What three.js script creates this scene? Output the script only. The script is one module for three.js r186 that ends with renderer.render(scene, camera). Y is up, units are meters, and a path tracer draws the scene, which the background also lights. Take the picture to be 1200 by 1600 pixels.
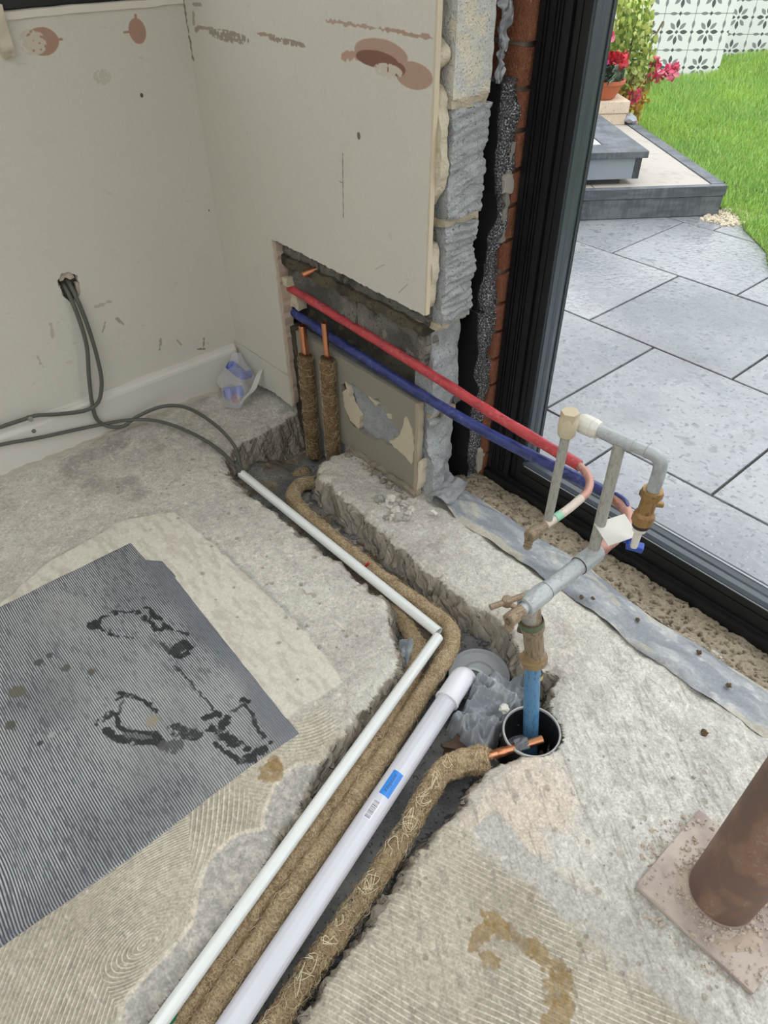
import * as THREE from 'three';
import { RoundedBoxGeometry } from 'three/addons/geometries/RoundedBoxGeometry.js';
import { mergeGeometries, mergeVertices, toCreasedNormals } from 'three/addons/utils/BufferGeometryUtils.js';

// ------------------------------------------------------------------ camera, sky, exposure
const scene = new THREE.Scene();
const camera = new THREE.PerspectiveCamera(71.79, 0.75, 0.02, 60);
{
  const yaw = 229.22 * Math.PI / 180, pitch = 41.18 * Math.PI / 180;
  camera.position.set(1.934, 1.25, 1.026);
  const f = new THREE.Vector3(Math.sin(yaw) * Math.cos(pitch), -Math.sin(pitch), Math.cos(yaw) * Math.cos(pitch));
  camera.lookAt(camera.position.clone().add(f));
  camera.rotateZ(-0.00675);
}
const renderer = new THREE.WebGLRenderer({ antialias: true });
renderer.toneMapping = THREE.LinearToneMapping;
renderer.toneMappingExposure = 1.12;
renderer.shadowMap.enabled = true;
{ // bright overcast sky: brighter overhead than at the horizon, the same all round
  const w = 16, h = 64, d = new Float32Array(w * h * 4);
  for (let j = 0; j < h; j++) for (let i = 0; i < w; i++) {
    const e = Math.max(0, Math.sin(((j + 0.5) / h - 0.5) * Math.PI)), L = (1 + 1.1 * e) / 2.1, o = (j * w + i) * 4;
    d[o] = L * 0.965; d[o + 1] = L * 0.995; d[o + 2] = L * 1.03; d[o + 3] = 1;
  }
  const t = new THREE.DataTexture(d, w, h, THREE.RGBAFormat, THREE.FloatType);
  t.magFilter = THREE.LinearFilter; t.mapping = THREE.EquirectangularReflectionMapping; t.needsUpdate = true;
  scene.background = t;
  scene.backgroundIntensity = 2.6;
}
// the brightest part of the cloud, a very wide soft sun high beyond the glazed door
const cloudSun = new THREE.DirectionalLight(0xf6f8fc, 0.5);
cloudSun.position.set(4.5, 7.5, -3.5); cloudSun.target.position.set(1.2, 0, 0.4);
cloudSun.castShadow = true; cloudSun.shadow.radius = 45; cloudSun.shadow.mapSize.set(2048, 2048);
Object.assign(cloudSun.shadow.camera, { left: -6, right: 6, top: 6, bottom: -6, near: 0.5, far: 25 });
scene.add(cloudSun, cloudSun.target);

// ------------------------------------------------------------------ noise
function hash(x, y, s) { let h = Math.imul(x, 374761393) ^ Math.imul(y, 668265263) ^ Math.imul(s, 1442695041); h = Math.imul(h ^ (h >>> 13), 1274126177); h = Math.imul(h ^ (h >>> 15), 1911520717); return ((h ^ (h >>> 16)) >>> 0) / 4294967296; }
function noise(x, y, s = 1) {
  const ix = Math.floor(x), iy = Math.floor(y), fx = x - ix, fy = y - iy, u = fx * fx * (3 - 2 * fx), v = fy * fy * (3 - 2 * fy);
  const a = hash(ix, iy, s), b = hash(ix + 1, iy, s), c = hash(ix, iy + 1, s), d = hash(ix + 1, iy + 1, s);
  return a + (b - a) * u + (c - a) * v + (a - b - c + d) * u * v;
}
function fbm(x, y, o = 4, s = 1) { let v = 0, a = 0.5, n = 0; for (let i = 0; i < o; i++) { v += a * noise(x, y, s + i * 17); n += a; a *= 0.5; x *= 2.03; y *= 2.03; } return v / n; }
function noise3(x, y, z, s = 1) { const iz = Math.floor(z), f = z - iz, u = f * f * (3 - 2 * f); return noise(x, y, s + iz * 131) * (1 - u) + noise(x, y, s + (iz + 1) * 131) * u; }
function rngOf(seed) { let a = seed | 0; return () => { a = (a + 0x6d2b79f5) | 0; let t = Math.imul(a ^ (a >>> 15), 1 | a); t = (t + Math.imul(t ^ (t >>> 7), 61 | t)) ^ t; return ((t ^ (t >>> 14)) >>> 0) / 4294967296; }; }
const clamp = (x, a = 0, b = 1) => Math.min(b, Math.max(a, x)), ss = (a, b, x) => { const t = clamp((x - a) / (b - a)); return t * t * (3 - 2 * t); };
const mix = (a, b, t) => a + (b - a) * t, mix3 = (a, b, t) => [mix(a[0], b[0], t), mix(a[1], b[1], t), mix(a[2], b[2], t)];
const V = (x, y, z) => new THREE.Vector3(x, y, z);

// ------------------------------------------------------------------ textures and materials
function colorTex(w, h, fn, repeat) {
  const d = new Uint8Array(w * h * 4);
  for (let j = 0; j < h; j++) for (let i = 0; i < w; i++) { const c = fn((i + 0.5) / w, (j + 0.5) / h), o = (j * w + i) * 4; d[o] = clamp(c[0], 0, 255); d[o + 1] = clamp(c[1], 0, 255); d[o + 2] = clamp(c[2], 0, 255); d[o + 3] = 255; }
  return finish(new THREE.DataTexture(d, w, h), true, repeat);
}
function greyTex(w, h, fn, repeat) {
  const d = new Uint8Array(w * h * 4);
  for (let j = 0; j < h; j++) for (let i = 0; i < w; i++) { const c = clamp(fn((i + 0.5) / w, (j + 0.5) / h)) * 255, o = (j * w + i) * 4; d[o] = d[o + 1] = d[o + 2] = c; d[o + 3] = 255; }
  return finish(new THREE.DataTexture(d, w, h), false, repeat);
}
function finish(t, srgb, repeat) {
  t.magFilter = THREE.LinearFilter; t.minFilter = THREE.LinearFilter; t.wrapS = t.wrapT = THREE.RepeatWrapping;
  if (srgb) t.colorSpace = THREE.SRGBColorSpace;
  if (repeat) t.repeat.set(repeat, repeat);
  t.needsUpdate = true; return t;
}
function canvasTex(w, h, draw) { const c = document.createElement('canvas'); c.width = w; c.height = h; draw(c.getContext('2d'), w, h); return finish(new THREE.CanvasTexture(c), true); }
const std = (color, roughness = 0.8, o = {}) => new THREE.MeshStandardMaterial({ color, roughness, ...o });
const phys = (color, roughness, o = {}) => new THREE.MeshPhysicalMaterial({ color, roughness, ...o });
// seamless tiling noise
const tn = (u, v, f, s) => { const x = u * f, y = v * f, ix = Math.floor(x), iy = Math.floor(y), fx = x - ix, fy = y - iy, a = fx * fx * (3 - 2 * fx), b = fy * fy * (3 - 2 * fy), m = (k) => ((k % f) + f) % f; const p = hash(m(ix), m(iy), s), q = hash(m(ix + 1), m(iy), s), r = hash(m(ix), m(iy + 1), s), t = hash(m(ix + 1), m(iy + 1), s); return p + (q - p) * a + (r - p) * b + (p - q - r + t) * a * b; };
const tfbm = (u, v, f, o, s) => { let r = 0, a = 0.5, n = 0; for (let i = 0; i < o; i++) { r += a * tn(u, v, f, s + i * 31); n += a; a *= 0.5; f *= 2; } return r / n; };

// ------------------------------------------------------------------ object helpers
const used = new Map();
function numbered(name) { const n = used.get(name) || 0; used.set(name, n + 1); return n ? name + '_' + String(n).padStart(3, '0') : name; }
function shade(o) { o.traverse((m) => { if (m.isMesh) { m.castShadow = m.receiveShadow = true; } }); return o; }
function thing(name, label, category, at = [0, 0, 0], group) { const o = new THREE.Group(); o.name = numbered(name); o.position.set(...at); o.userData = { label, category }; if (group) o.userData.group = group; scene.add(o); return o; }
function solo(name, label, category, geo, mat, group) { const o = new THREE.Mesh(geo, mat); o.name = numbered(name); o.userData = { label, category }; if (group) o.userData.group = group; o.castShadow = o.receiveShadow = true; scene.add(o); return o; }
function struct(name, label, category) { const o = new THREE.Group(); o.name = name; o.userData = { kind: 'structure', label, category }; scene.add(o); return o; }
function part(parent, name, geo, mat, label) { const o = new THREE.Mesh(geo, mat); o.name = name; if (label) o.userData.label = label; o.castShadow = o.receiveShadow = true; parent.add(o); return o; }
function tr(g, x, y, z) { g.translate(x, y, z); return g; }
function box(x0, x1, y0, y1, z0, z1) { return boxUV(tr(new THREE.BoxGeometry(x1 - x0, y1 - y0, z1 - z0), (x0 + x1) / 2, (y0 + y1) / 2, (z0 + z1) / 2)); }
function rbox(x0, x1, y0, y1, z0, z1, r = 0.003, s = 1) { return boxUV(tr(new RoundedBoxGeometry(x1 - x0, y1 - y0, z1 - z0, s, r), (x0 + x1) / 2, (y0 + y1) / 2, (z0 + z1) / 2)); }
// uv in metres from the dominant side of each face
function boxUV(g0, k = 1) {
  const g = g0.index ? g0.toNonIndexed() : g0, p = g.attributes.position, n = g.attributes.normal, uv = new Float32Array(p.count * 2);
  for (let i = 0; i < p.count; i += 3) {
    let nx = 0, ny = 0, nz = 0;
    for (let c = 0; c < 3; c++) { nx += Math.abs(n.getX(i + c)); ny += Math.abs(n.getY(i + c)); nz += Math.abs(n.getZ(i + c)); }
    for (let c = 0; c < 3; c++) { const q = i + c, x = p.getX(q), y = p.getY(q), z = p.getZ(q); if (nx >= ny && nx >= nz) { uv[q * 2] = z * k; uv[q * 2 + 1] = y * k; } else if (ny >= nz) { uv[q * 2] = x * k; uv[q * 2 + 1] = z * k; } else { uv[q * 2] = x * k; uv[q * 2 + 1] = y * k; } }
  }
  g.setAttribute('uv', new THREE.BufferAttribute(uv, 2)); return g;
}
// a box cut into small faces and pushed about by off(point) -> [dx, dy, dz]
function roughBox(x0, x1, y0, y1, z0, z1, step, off) {
  const n = (a, b) => Math.max(1, Math.round((b - a) / step));
  let g = tr(new THREE.BoxGeometry(x1 - x0, y1 - y0, z1 - z0, n(x0, x1), n(y0, y1), n(z0, z1)), (x0 + x1) / 2, (y0 + y1) / 2, (z0 + z1) / 2);
  g = boxUV(g);
  const p = g.attributes.position;
  for (let i = 0; i < p.count; i++) { const d = off(p.getX(i), p.getY(i), p.getZ(i)); p.setXYZ(i, p.getX(i) + d[0], p.getY(i) + d[1], p.getZ(i) + d[2]); }
  g = mergeVertices(g, 1e-5); g.computeVertexNormals(); return g;
}
function cyl(a, b, r0, r1 = r0, n = 24, open = false) {
  const A = V(...a), B = V(...b), L = A.distanceTo(B), g = new THREE.CylinderGeometry(r1, r0, L, n, 1, open);
  g.applyQuaternion(new THREE.Quaternion().setFromUnitVectors(V(0, 1, 0), B.clone().sub(A).normalize()));
  return tr(g, (a[0] + b[0]) / 2, (a[1] + b[1]) / 2, (a[2] + b[2]) / 2);
}
// profile [[r, t]] turned about the line a -> b, t in metres from a
function turned(a, b, prof, n = 28) {
  const A = V(...a), d = V(...b).sub(A).normalize(), g = new THREE.LatheGeometry(prof.map(([r, t]) => new THREE.Vector2(Math.max(r, 1e-5), t)), n);
  g.applyQuaternion(new THREE.Quaternion().setFromUnitVectors(V(0, 1, 0), d)); return toCreasedNormals(tr(g, ...a), 0.45);
}
function hexNut(a, b, r) { return cyl(a, b, r, r, 6).toNonIndexed(); }
// swept tube, radius may vary: rad(t, angle); uv in metres
function sweep(pts, rad, nSeg = 80, nRad = 14, caps = true, tension = 0.5) {
  const curve = new THREE.CatmullRomCurve3(pts.map((p) => V(...p)), false, 'centripetal', tension), L = curve.getLength(), fr = curve.computeFrenetFrames(nSeg, false);
  const R = typeof rad === 'function' ? rad : () => rad, pos = [], uv = [], idx = [];
  for (let i = 0; i <= nSeg; i++) { const t = i / nSeg, c = curve.getPointAt(t); for (let j = 0; j <= nRad; j++) { const a = (j % nRad) / nRad * Math.PI * 2, r = R(t, a, L), n = fr.normals[i].clone().multiplyScalar(Math.cos(a)).addScaledVector(fr.binormals[i], Math.sin(a)); pos.push(c.x + n.x * r, c.y + n.y * r, c.z + n.z * r); uv.push(t * L, j / nRad * 6.28 * 0.02); } }
  for (let i = 0; i < nSeg; i++) for (let j = 0; j < nRad; j++) { const a = i * (nRad + 1) + j, b = a + nRad + 1; idx.push(a, a + 1, b, b, a + 1, b + 1); }
  if (caps) for (const i of [0, nSeg]) { const c = curve.getPointAt(i / nSeg), k = pos.length / 3; pos.push(c.x, c.y, c.z); uv.push(0, 0); for (let j = 0; j < nRad; j++) { const a = i * (nRad + 1) + j; i ? idx.push(k, a, a + 1) : idx.push(k, a + 1, a); } }
  const g = new THREE.BufferGeometry(); g.setAttribute('position', new THREE.Float32BufferAttribute(pos, 3)); g.setAttribute('uv', new THREE.Float32BufferAttribute(uv, 2)); g.setIndex(idx); g.computeVertexNormals(); g.userData.curve = curve; return g;
}
// pipe with a bore: open at both ends
function hollow(a, b, r, bore, n = 28) { const L = V(...a).distanceTo(V(...b)); return turned(a, b, [[bore, 0], [r - 0.0006, 0], [r, 0.0006], [r, L - 0.0006], [r - 0.0006, L], [bore, L], [bore, 0]], n); }
// broken outline: subdivides and jitters the sides flagged
function jag(pts, step, amp, seed, keep = []) {
  const out = [], rn = rngOf(seed);
  pts.forEach((p, i) => { const q = pts[(i + 1) % pts.length], L = Math.hypot(q[0] - p[0], q[1] - p[1]), n = keep.includes(i) ? 1 : Math.max(1, Math.round(L / step)), nx = -(q[1] - p[1]) / L, ny = (q[0] - p[0]) / L; for (let k = 0; k < n; k++) { const t = k / n, d = k ? (rn() - 0.5) * 2 * amp : 0; out.push([mix(p[0], q[0], t) + nx * d, mix(p[1], q[1], t) + ny * d]); } });
  return out;
}
function shapeOf(pts) { return new THREE.Shape(pts.map((p) => new THREE.Vector2(...p))); }
// outline in x, y pulled out from z0 to z1
function slabXY(pts, z0, z1, holes = []) { const s = shapeOf(pts); for (const h of holes) s.holes.push(new THREE.Path(h.map((p) => new THREE.Vector2(...p)))); return boxUV(tr(new THREE.ExtrudeGeometry(s, { depth: z1 - z0, bevelEnabled: false }), 0, 0, z0)); }
// height patch y(x, z) over a rectangle, uv 0..1
function patch(x0, x1, z0, z1, nx, nz, fn) {
  const pos = new Float32Array((nx + 1) * (nz + 1) * 3), uv = new Float32Array((nx + 1) * (nz + 1) * 2), idx = [];
  for (let j = 0; j <= nz; j++) for (let i = 0; i <= nx; i++) { const k = j * (nx + 1) + i, x = mix(x0, x1, i / nx), z = mix(z0, z1, j / nz), r = fn(x, z, i, j); if (Array.isArray(r)) { pos.set(r, k * 3); } else { pos[k * 3] = x; pos[k * 3 + 1] = r; pos[k * 3 + 2] = z; } uv[k * 2] = i / nx; uv[k * 2 + 1] = j / nz; }
  for (let j = 0; j < nz; j++) for (let i = 0; i < nx; i++) { const a = j * (nx + 1) + i, b = a + nx + 1; idx.push(a, b, a + 1, a + 1, b, b + 1); }
  const g = new THREE.BufferGeometry(); g.setAttribute('position', new THREE.BufferAttribute(pos, 3)); g.setAttribute('uv', new THREE.BufferAttribute(uv, 2)); g.setIndex(idx); g.computeVertexNormals(); return g;
}
function polyDist(poly, x, z) { // signed distance, positive outside
  let d = 1e9, inside = false;
  for (let i = 0, j = poly.length - 1; i < poly.length; j = i++) { const [ax, az] = poly[j], [bx, bz] = poly[i], ex = bx - ax, ez = bz - az, t = clamp(((x - ax) * ex + (z - az) * ez) / (ex * ex + ez * ez)), dx = x - ax - ex * t, dz = z - az - ez * t; d = Math.min(d, dx * dx + dz * dz); if ((az > z) !== (bz > z) && x < ax + (z - az) / (bz - az) * ex) inside = !inside; }
  d = Math.sqrt(d); return inside ? -d : d;
}
function pebble(seed, r, flat = 0.7) { const g = mergeVertices(new THREE.IcosahedronGeometry(r, 1).deleteAttribute('uv').deleteAttribute('normal')), p = g.attributes.position, rn = rngOf(seed); for (let i = 0; i < p.count; i++) { const k = 0.65 + rn() * 0.6; p.setXYZ(i, p.getX(i) * k, p.getY(i) * k * flat, p.getZ(i) * k); } const h = g.toNonIndexed(); h.computeVertexNormals(); return boxUV(h); }

// ------------------------------------------------------------------ the concrete floor with its trench
const FX0 = 0, FX1 = 2.3, FZ0 = -0.16, FZ1 = 1.6, FNX = 520, FNZ = 398;
const edgeR = [[0.60, -0.10], [0.582, -0.040], [0.556, 0.018], [0.570, 0.102], [0.612, 0.127], [0.772, 0.132], [0.896, 0.147], [0.975, 0.151], [1.041, 0.146], [1.105, 0.154], [1.158, 0.157], [1.231, 0.145], [1.276, 0.135], [1.338, 0.139], [1.400, 0.177], [1.444, 0.191], [1.459, 0.167], [1.498, 0.152], [1.509, 0.178], [1.528, 0.223], [1.560, 0.245], [1.580, 0.30], [1.574, 0.345], [1.555, 0.390], [1.546, 0.424], [1.550, 0.478], [1.559, 0.524], [1.559, 0.573], [1.561, 0.622], [1.570, 0.653], [1.583, 0.701], [1.595, 0.754], [1.603, 0.781], [1.612, 0.808], [1.612, 0.847], [1.629, 0.885], [1.633, 0.935], [1.68, 1.12], [1.74, 1.4], [1.78, 1.7]];
const edgeL = [[0.299, -0.10], [0.299, -0.053], [0.318, 0.079], [0.322, 0.194], [0.356, 0.287], [0.432, 0.317], [0.512, 0.327], [0.564, 0.327], [0.626, 0.318], [0.691, 0.315], [0.758, 0.315], [0.797, 0.308], [0.852, 0.309], [0.912, 0.300], [0.962, 0.300], [1.0, 0.305], [1.027, 0.300], [1.063, 0.297], [1.085, 0.296], [1.118, 0.303], [1.135, 0.328], [1.163, 0.350], [1.207, 0.371], [1.252, 0.398], [1.264, 0.432], [1.272, 0.485], [1.285, 0.539], [1.303, 0.595], [1.317, 0.653], [1.338, 0.707], [1.359, 0.758], [1.388, 0.820], [1.413, 0.888], [1.436, 0.951], [1.454, 1.014], [1.471, 1.072], [1.481, 1.109], [1.54, 1.35], [1.60, 1.7]];
const trench = [...edgeR, ...edgeL.slice().reverse()];
const scallop = [[1.320, 0.608], [1.318, 0.661], [1.295, 0.697], [1.292, 0.725], [1.303, 0.757], [1.325, 0.787], [1.354, 0.817], [1.335, 0.851], [1.333, 0.883], [1.343, 0.921], [1.366, 0.950], [1.407, 0.984], [1.415, 1.004], [1.420, 1.032], [1.425, 1.073], [1.431, 1.105], [1.441, 1.125], [1.456, 1.137], [1.50, 1.4], [1.62, 1.7], [1.60, 1.5], [1.52, 1.14], [1.46, 0.93], [1.40, 0.76], [1.34, 0.63]];
const creamPoly = [[0.53, 1.7], [0.508, 0.986], [0.445, 0.847], [0.421, 0.629], [0.479, 0.517], [0.685, 0.506], [0.846, 0.497], [1.053, 0.497], [1.206, 0.514], [1.199, 0.630], [1.199, 1.7]];
const DRAIN = { x: 1.54, z: 0.302, r: 0.056 };
const gridN = (FNX + 1) * (FNZ + 1), sdT = new Float32Array(gridN), sdS = new Float32Array(gridN), sdC = new Float32Array(gridN);
for (let j = 0; j <= FNZ; j++) for (let i = 0; i <= FNX; i++) { const x = mix(FX0, FX1, i / FNX), z = mix(FZ0, FZ1, j / FNZ), k = j * (FNX + 1) + i; sdT[k] = polyDist(trench, x, z); sdS[k] = polyDist(scallop, x, z); sdC[k] = polyDist(creamPoly, x, z); }
function sample(a, x, z) { const fx = clamp((x - FX0) / (FX1 - FX0)) * FNX, fz = clamp((z - FZ0) / (FZ1 - FZ0)) * FNZ, i = Math.min(FNX - 1, fx | 0), j = Math.min(FNZ - 1, fz | 0), u = fx - i, v = fz - j, k = j * (FNX + 1) + i, m = FNX + 1; return (a[k] * (1 - u) + a[k + 1] * u) * (1 - v) + (a[k + m] * (1 - u) + a[k + m + 1] * u) * v; }
const warpT = (x, z) => sample(sdT, x, z) + (fbm(x * 26, z * 26, 3, 5) - 0.5) * 0.026 + (noise(x * 130, z * 130, 9) - 0.5) * 0.008;
const trenchBottom = (x, z) => -0.078 - 0.045 * ss(0.62, 0.42, x) * ss(0.2, 0.05, z) - 0.012 * ss(1.2, 1.35, x) + (fbm(x * 22, z * 22, 4, 33) - 0.5) * 0.022;
function slabTop(x, z) {
  let h = (fbm(x * 5, z * 5, 3, 2) - 0.5) * 0.004 + (fbm(x * 60, z * 60, 2, 4) - 0.5) * 0.0016;
  const c = sample(sdC, x, z); h += 0.0022 * ss(0.004, -0.002, c + (noise(x * 40, z * 40, 8) - 0.5) * 0.006);
  const s = sample(sdS, x, z) + (noise(x * 60, z * 60, 21) - 0.5) * 0.004; h -= 0.004 * ss(0.003, -0.003, s) + ss(0.0, -0.05, s) * 0.012 + ss(-0.008, -0.05, s) * (fbm(x * 45, z * 45, 3, 12) - 0.5) * 0.03;
  if (z < 0.16 && x > 0.5) h += (fbm(x * 14, z * 14, 4, 40) - 0.5) * 0.02 * ss(0.5, 0.6, x) * ss(0.16, 0.1, z);
  if (x > 0.89) h -= 0.016 * ss(-0.02, -0.07, z);
  return h;
}
function floorY(x, z) {
  const s = warpT(x, z), top = slabTop(x, z), bot = trenchBottom(x, z);
  const t = clamp((s + 0.026) / 0.026), crumb = (fbm(x * 55, z * 55, 3, 71) - 0.5) * 0.02 * t * (1 - t) * 4, lip = -0.008 * ss(0.016, 0.0, s);
  let y = mix(bot, top + lip, Math.pow(ss(0, 1, t), 0.8)) + crumb;
  const r = Math.hypot(x - DRAIN.x, z - DRAIN.z); if (r < DRAIN.r + 0.001) y = -0.34;
  return y;
}
const comb = (x, z) => { // notched-trowel ridges left in the old tile adhesive: [strength, ridge 0..1]
  const left = ss(1.2, 1.24, x) * ss(0.01, 0.02, sample(sdT, x, z)), wob = (noise(x * 9, z * 9, 55) - 0.5) * 0.012;
  let d, k = 0;
  if (x < 1.52 && z > 0.58 && sample(sdS, x, z) > 0.002 && left > 0) {
    k = left;
    if (z > 0.93 + (x - 1.3) * 0.5) d = Math.hypot((x - 1.385) * 1.7, (z - 1.06) * 0.85);
    else if (z > 0.80) d = Math.hypot(x - 1.02, (z - 1.35) * 0.8);
    else d = Math.hypot(x - 1.10, z - 0.56);
    if (z > 1.13) { d = x * 0.7 - z * 0.7; }
  } else if (x > 1.5 && z > 0.40) {
    const lim = 0.545 - (x - 1.6) * 0.14; k = ss(lim, lim + 0.02, z + (noise(x * 12, z * 12, 3) - 0.5) * 0.04); d = x * 0.42 + z * 0.9 + 0.12 * (x - 1.8) * (x - 1.8);
  }
  if (!k) return [0, 0];
  k *= 0.35 + 0.65 * ss(0.3, 0.6, fbm(x * 8 + 3, z * 8, 3, 91));
  const r = 0.5 + 0.5 * Math.sin((d + wob) / (x > 1.52 ? 0.0084 : 0.0074) * 6.2832); return [k, r * r];
};
const stains = [[1.735, 0.618, 0.03, 0.012], [1.775, 0.607, 0.03, 0.01], [1.815, 0.600, 0.035, 0.016], [1.85, 0.618, 0.02, 0.03], [1.875, 0.645, 0.016, 0.04], [1.727, 0.655, 0.012, 0.03], [1.76, 0.665, 0.018, 0.012], [1.275, 0.742, 0.022, 0.022], [1.262, 0.728, 0.02, 0.012]];
const pits = []; { const rn = rngOf(77); for (let i = 0; i < 60; i++) pits.push([1.6 + rn() * 0.5, 0.1 + rn() * 0.7, 0.002 + rn() * 0.006]); for (let i = 0; i < 60; i++) pits.push([0.1 + rn() * 1.1, 0.15 + rn() * 0.45, 0.002 + rn() * 0.005]); }
const pitCell = new Map(); for (const p of pits) for (let a = -1; a <= 1; a++) for (let b = -1; b <= 1; b++) { const k = (Math.floor(p[0] / 0.03) + a) + ',' + (Math.floor(p[1] / 0.03) + b); if (!pitCell.has(k)) pitCell.set(k, []); pitCell.get(k).push(p); }
const pitAt = (x, z) => { let v = 0; for (const p of pitCell.get(Math.floor(x / 0.03) + ',' + Math.floor(z / 0.03)) || []) { const d = Math.hypot(x - p[0], z - p[1]) / p[2]; if (d < 1) v = Math.max(v, 1 - d * d); } return v; };
const FTW = 2048, FTH = 1568;
const floorMap = colorTex(FTW, FTH, (u, v) => {
  const x = mix(FX0, FX1, u), z = mix(FZ0, FZ1, v), n1 = fbm(x * 7, z * 7, 4, 101), n2 = fbm(x * 38, z * 38, 3, 102), n3 = noise(x * 420, z * 420, 103), n4 = fbm(x * 130, z * 130, 2, 104);
  // bare screed: grey cement paste, pale dusty patches, darker scuffs
  let c = mix3([176, 171, 160], [196, 192, 180], ss(0.3, 0.7, n1 * 0.6 + n2 * 0.4));
  c = mix3(c, [152, 146, 135], 0.6 * ss(0.58, 0.72, fbm(x * 11 + 5, z * 11, 4, 110)) * ss(0.75, 0.4, x));
  const right = ss(1.45, 1.6, x);
  c = mix3(c, mix3([186, 184, 176], [200, 197, 187], ss(0.35, 0.65, n2)), right * ss(0.2, 0.5, n1 + 0.15));
  c = mix3(c, [206, 192, 174], 0.85 * ss(0.36, 0.56, fbm(x * 7 + 9, z * 7 + 2, 4, 120)) * ss(1.5, 1.6, x + (n2 - 0.5) * 0.06) * ss(-0.02, 0.07, z - 0.29 - Math.max(0, x - 1.62) * 0.55 + (n2 - 0.5) * 0.05));
  const cr = sample(sdC, x, z) + (noise(x * 40, z * 40, 8) - 0.5) * 0.008;
  c = mix3(c, mix3([206, 201, 186], [190, 183, 167], ss(0.4, 0.75, fbm(x * 30, z * 90, 3, 130))), ss(0.004, -0.003, cr));
  c = mix3(c, [150, 146, 138], 0.55 * ss(0.02, 0.004, cr) * ss(0.0, 0.004, cr) * ss(0.4, 0.6, n1));
  const gz = 0.49 - (x - 1.6) * 0.1 + (n1 - 0.5) * 0.05; // band of bare grey slab beside the adhesive
  if (x > 1.6) c = mix3(c, mix3([176, 173, 165], [188, 184, 175], n2), ss(gz - 0.012, gz, z) * ss(0.6, 0.55, z));
  if (x > 1.2) {
    const limR = 0.55 - (x - 1.6) * 0.14, zoneR = x > 1.5 ? ss(limR - 0.01, limR + 0.015, z + (n2 - 0.5) * 0.04) : 0, zoneL = x < 1.53 && z > 0.55 ? ss(1.2, 1.23, x) * ss(0.0, 0.006, sample(sdS, x, z)) * ss(0.55, 0.62, z) : 0;
    c = mix3(c, mix3([180, 172, 154], [164, 155, 138], ss(0.35, 0.7, n1)), Math.max(zoneR, zoneL));
    const [k, r] = comb(x, z); if (k) c = mix3(c, [214, 207, 190], k * 0.95 * ss(0.5, 1.0, r));
  }
  const s = sample(sdS, x, z) + (noise(x * 60, z * 60, 21) - 0.5) * 0.004; // bare grey slab where adhesive broke away
  c = mix3(c, mix3([166, 162, 155], [180, 173, 162], ss(0.4, 0.7, n4 * 0.5 + n2 * 0.5)), ss(0.002, -0.003, s));
  c = mix3(c, [206, 196, 176], 0.7 * ss(0.004, 0.002, Math.abs(s - 0.002)) * ss(0.0, 0.01, sample(sdT, x, z)));
  for (const [sx, sz, ra, rb] of stains) { const dx = (x - sx) / ra, dz = (z - sz) / rb, q = dx * dx + dz * dz; if (q < 2.4) c = mix3(c, [142, 116, 74], 0.62 * ss(1.2, 0.75, q + (n2 - 0.5) * 2.2 + (n4 - 0.5) * 1.5)); }
  const t = warpT(x, z); // broken section of the slab, then the membrane and soil below
  c = mix3(c, mix3([128, 120, 107], [166, 157, 142], ss(0.35, 0.65, n4 * 0.5 + n2 * 0.5)), ss(0.003, -0.006, t));
  const soil = mix3([112, 101, 86], [138, 127, 111], ss(0.4, 0.65, n2)), dpm = mix3([98, 99, 101], [136, 136, 135], ss(0.45, 0.75, n2 * 0.5 + n1 * 0.5));
  const low = ss(-0.022, -0.034, t), dpmK = ss(0.42, 0.52, fbm(x * 9 + 7, z * 9, 3, 140) + ss(1.25, 1.45, x) * 0.25);
  c = mix3(c, mix3(soil, dpm, dpmK), low);
  const p = pitAt(x, z); c = mix3(c, [138, 126, 108], p * 0.6);
  const str = fbm((x * 0.83 + z * 0.55) * 26, (z * 0.83 - x * 0.55) * 150, 3, 160), speck = noise(x * 230, z * 230, 161), crumb = noise(x * 95 + n2 * 3, z * 95, 162); if (low < 0.5 && cr > 0) { c = mix3(c, [138, 130, 118], 0.4 * ss(0.84, 0.94, speck)); c = mix3(c, [222, 217, 205], 0.4 * ss(0.86, 0.94, crumb)); c = mix3(c, [150, 143, 131], 0.5 * ss(0.62, 0.75, str) * right); }
  const q = mix(0.8, 0.4, ss(0.004, -0.003, cr)), g = 1 + ((n3 - 0.5) * 0.22 + (n4 - 0.5) * 0.2) * q; return [c[0] * g, c[1] * g, c[2] * g];
});
const floorBump = greyTex(FTW, FTH, (u, v) => {
  const x = mix(FX0, FX1, u), z = mix(FZ0, FZ1, v), [k, r] = comb(x, z), p = pitAt(x, z), cr = sample(sdC, x, z);
  const rough = mix(x < 1.3 ? 0.42 : 0.5, 0.14, ss(0.004, -0.004, cr)) * (k ? 0.6 : 1);
  const str = fbm((x * 0.83 + z * 0.55) * 26, (z * 0.83 - x * 0.55) * 150, 3, 160), m = fbm(x * 70, z * 70, 4, 201) + (x > 1.45 ? (str - 0.5) * 0.5 : 0), f = noise(x * 330, z * 330, 202), grit = Math.pow(noise(x * 150, z * 150, 203), 6);
  return 0.35 + rough * ((m - 0.5) * 0.9 + (f - 0.5) * 0.3 + grit * 0.5) + k * r * 0.22 - p * 0.5;
});
const concreteM = std(0xffffff, 0.93, { map: floorMap, bumpMap: floorBump, bumpScale: 0.006 });
const bareConcreteM = std(0xb3ab9c, 0.93);
const floor = struct('floor', 'broken concrete floor with a trench cut across it', 'floor');
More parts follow.
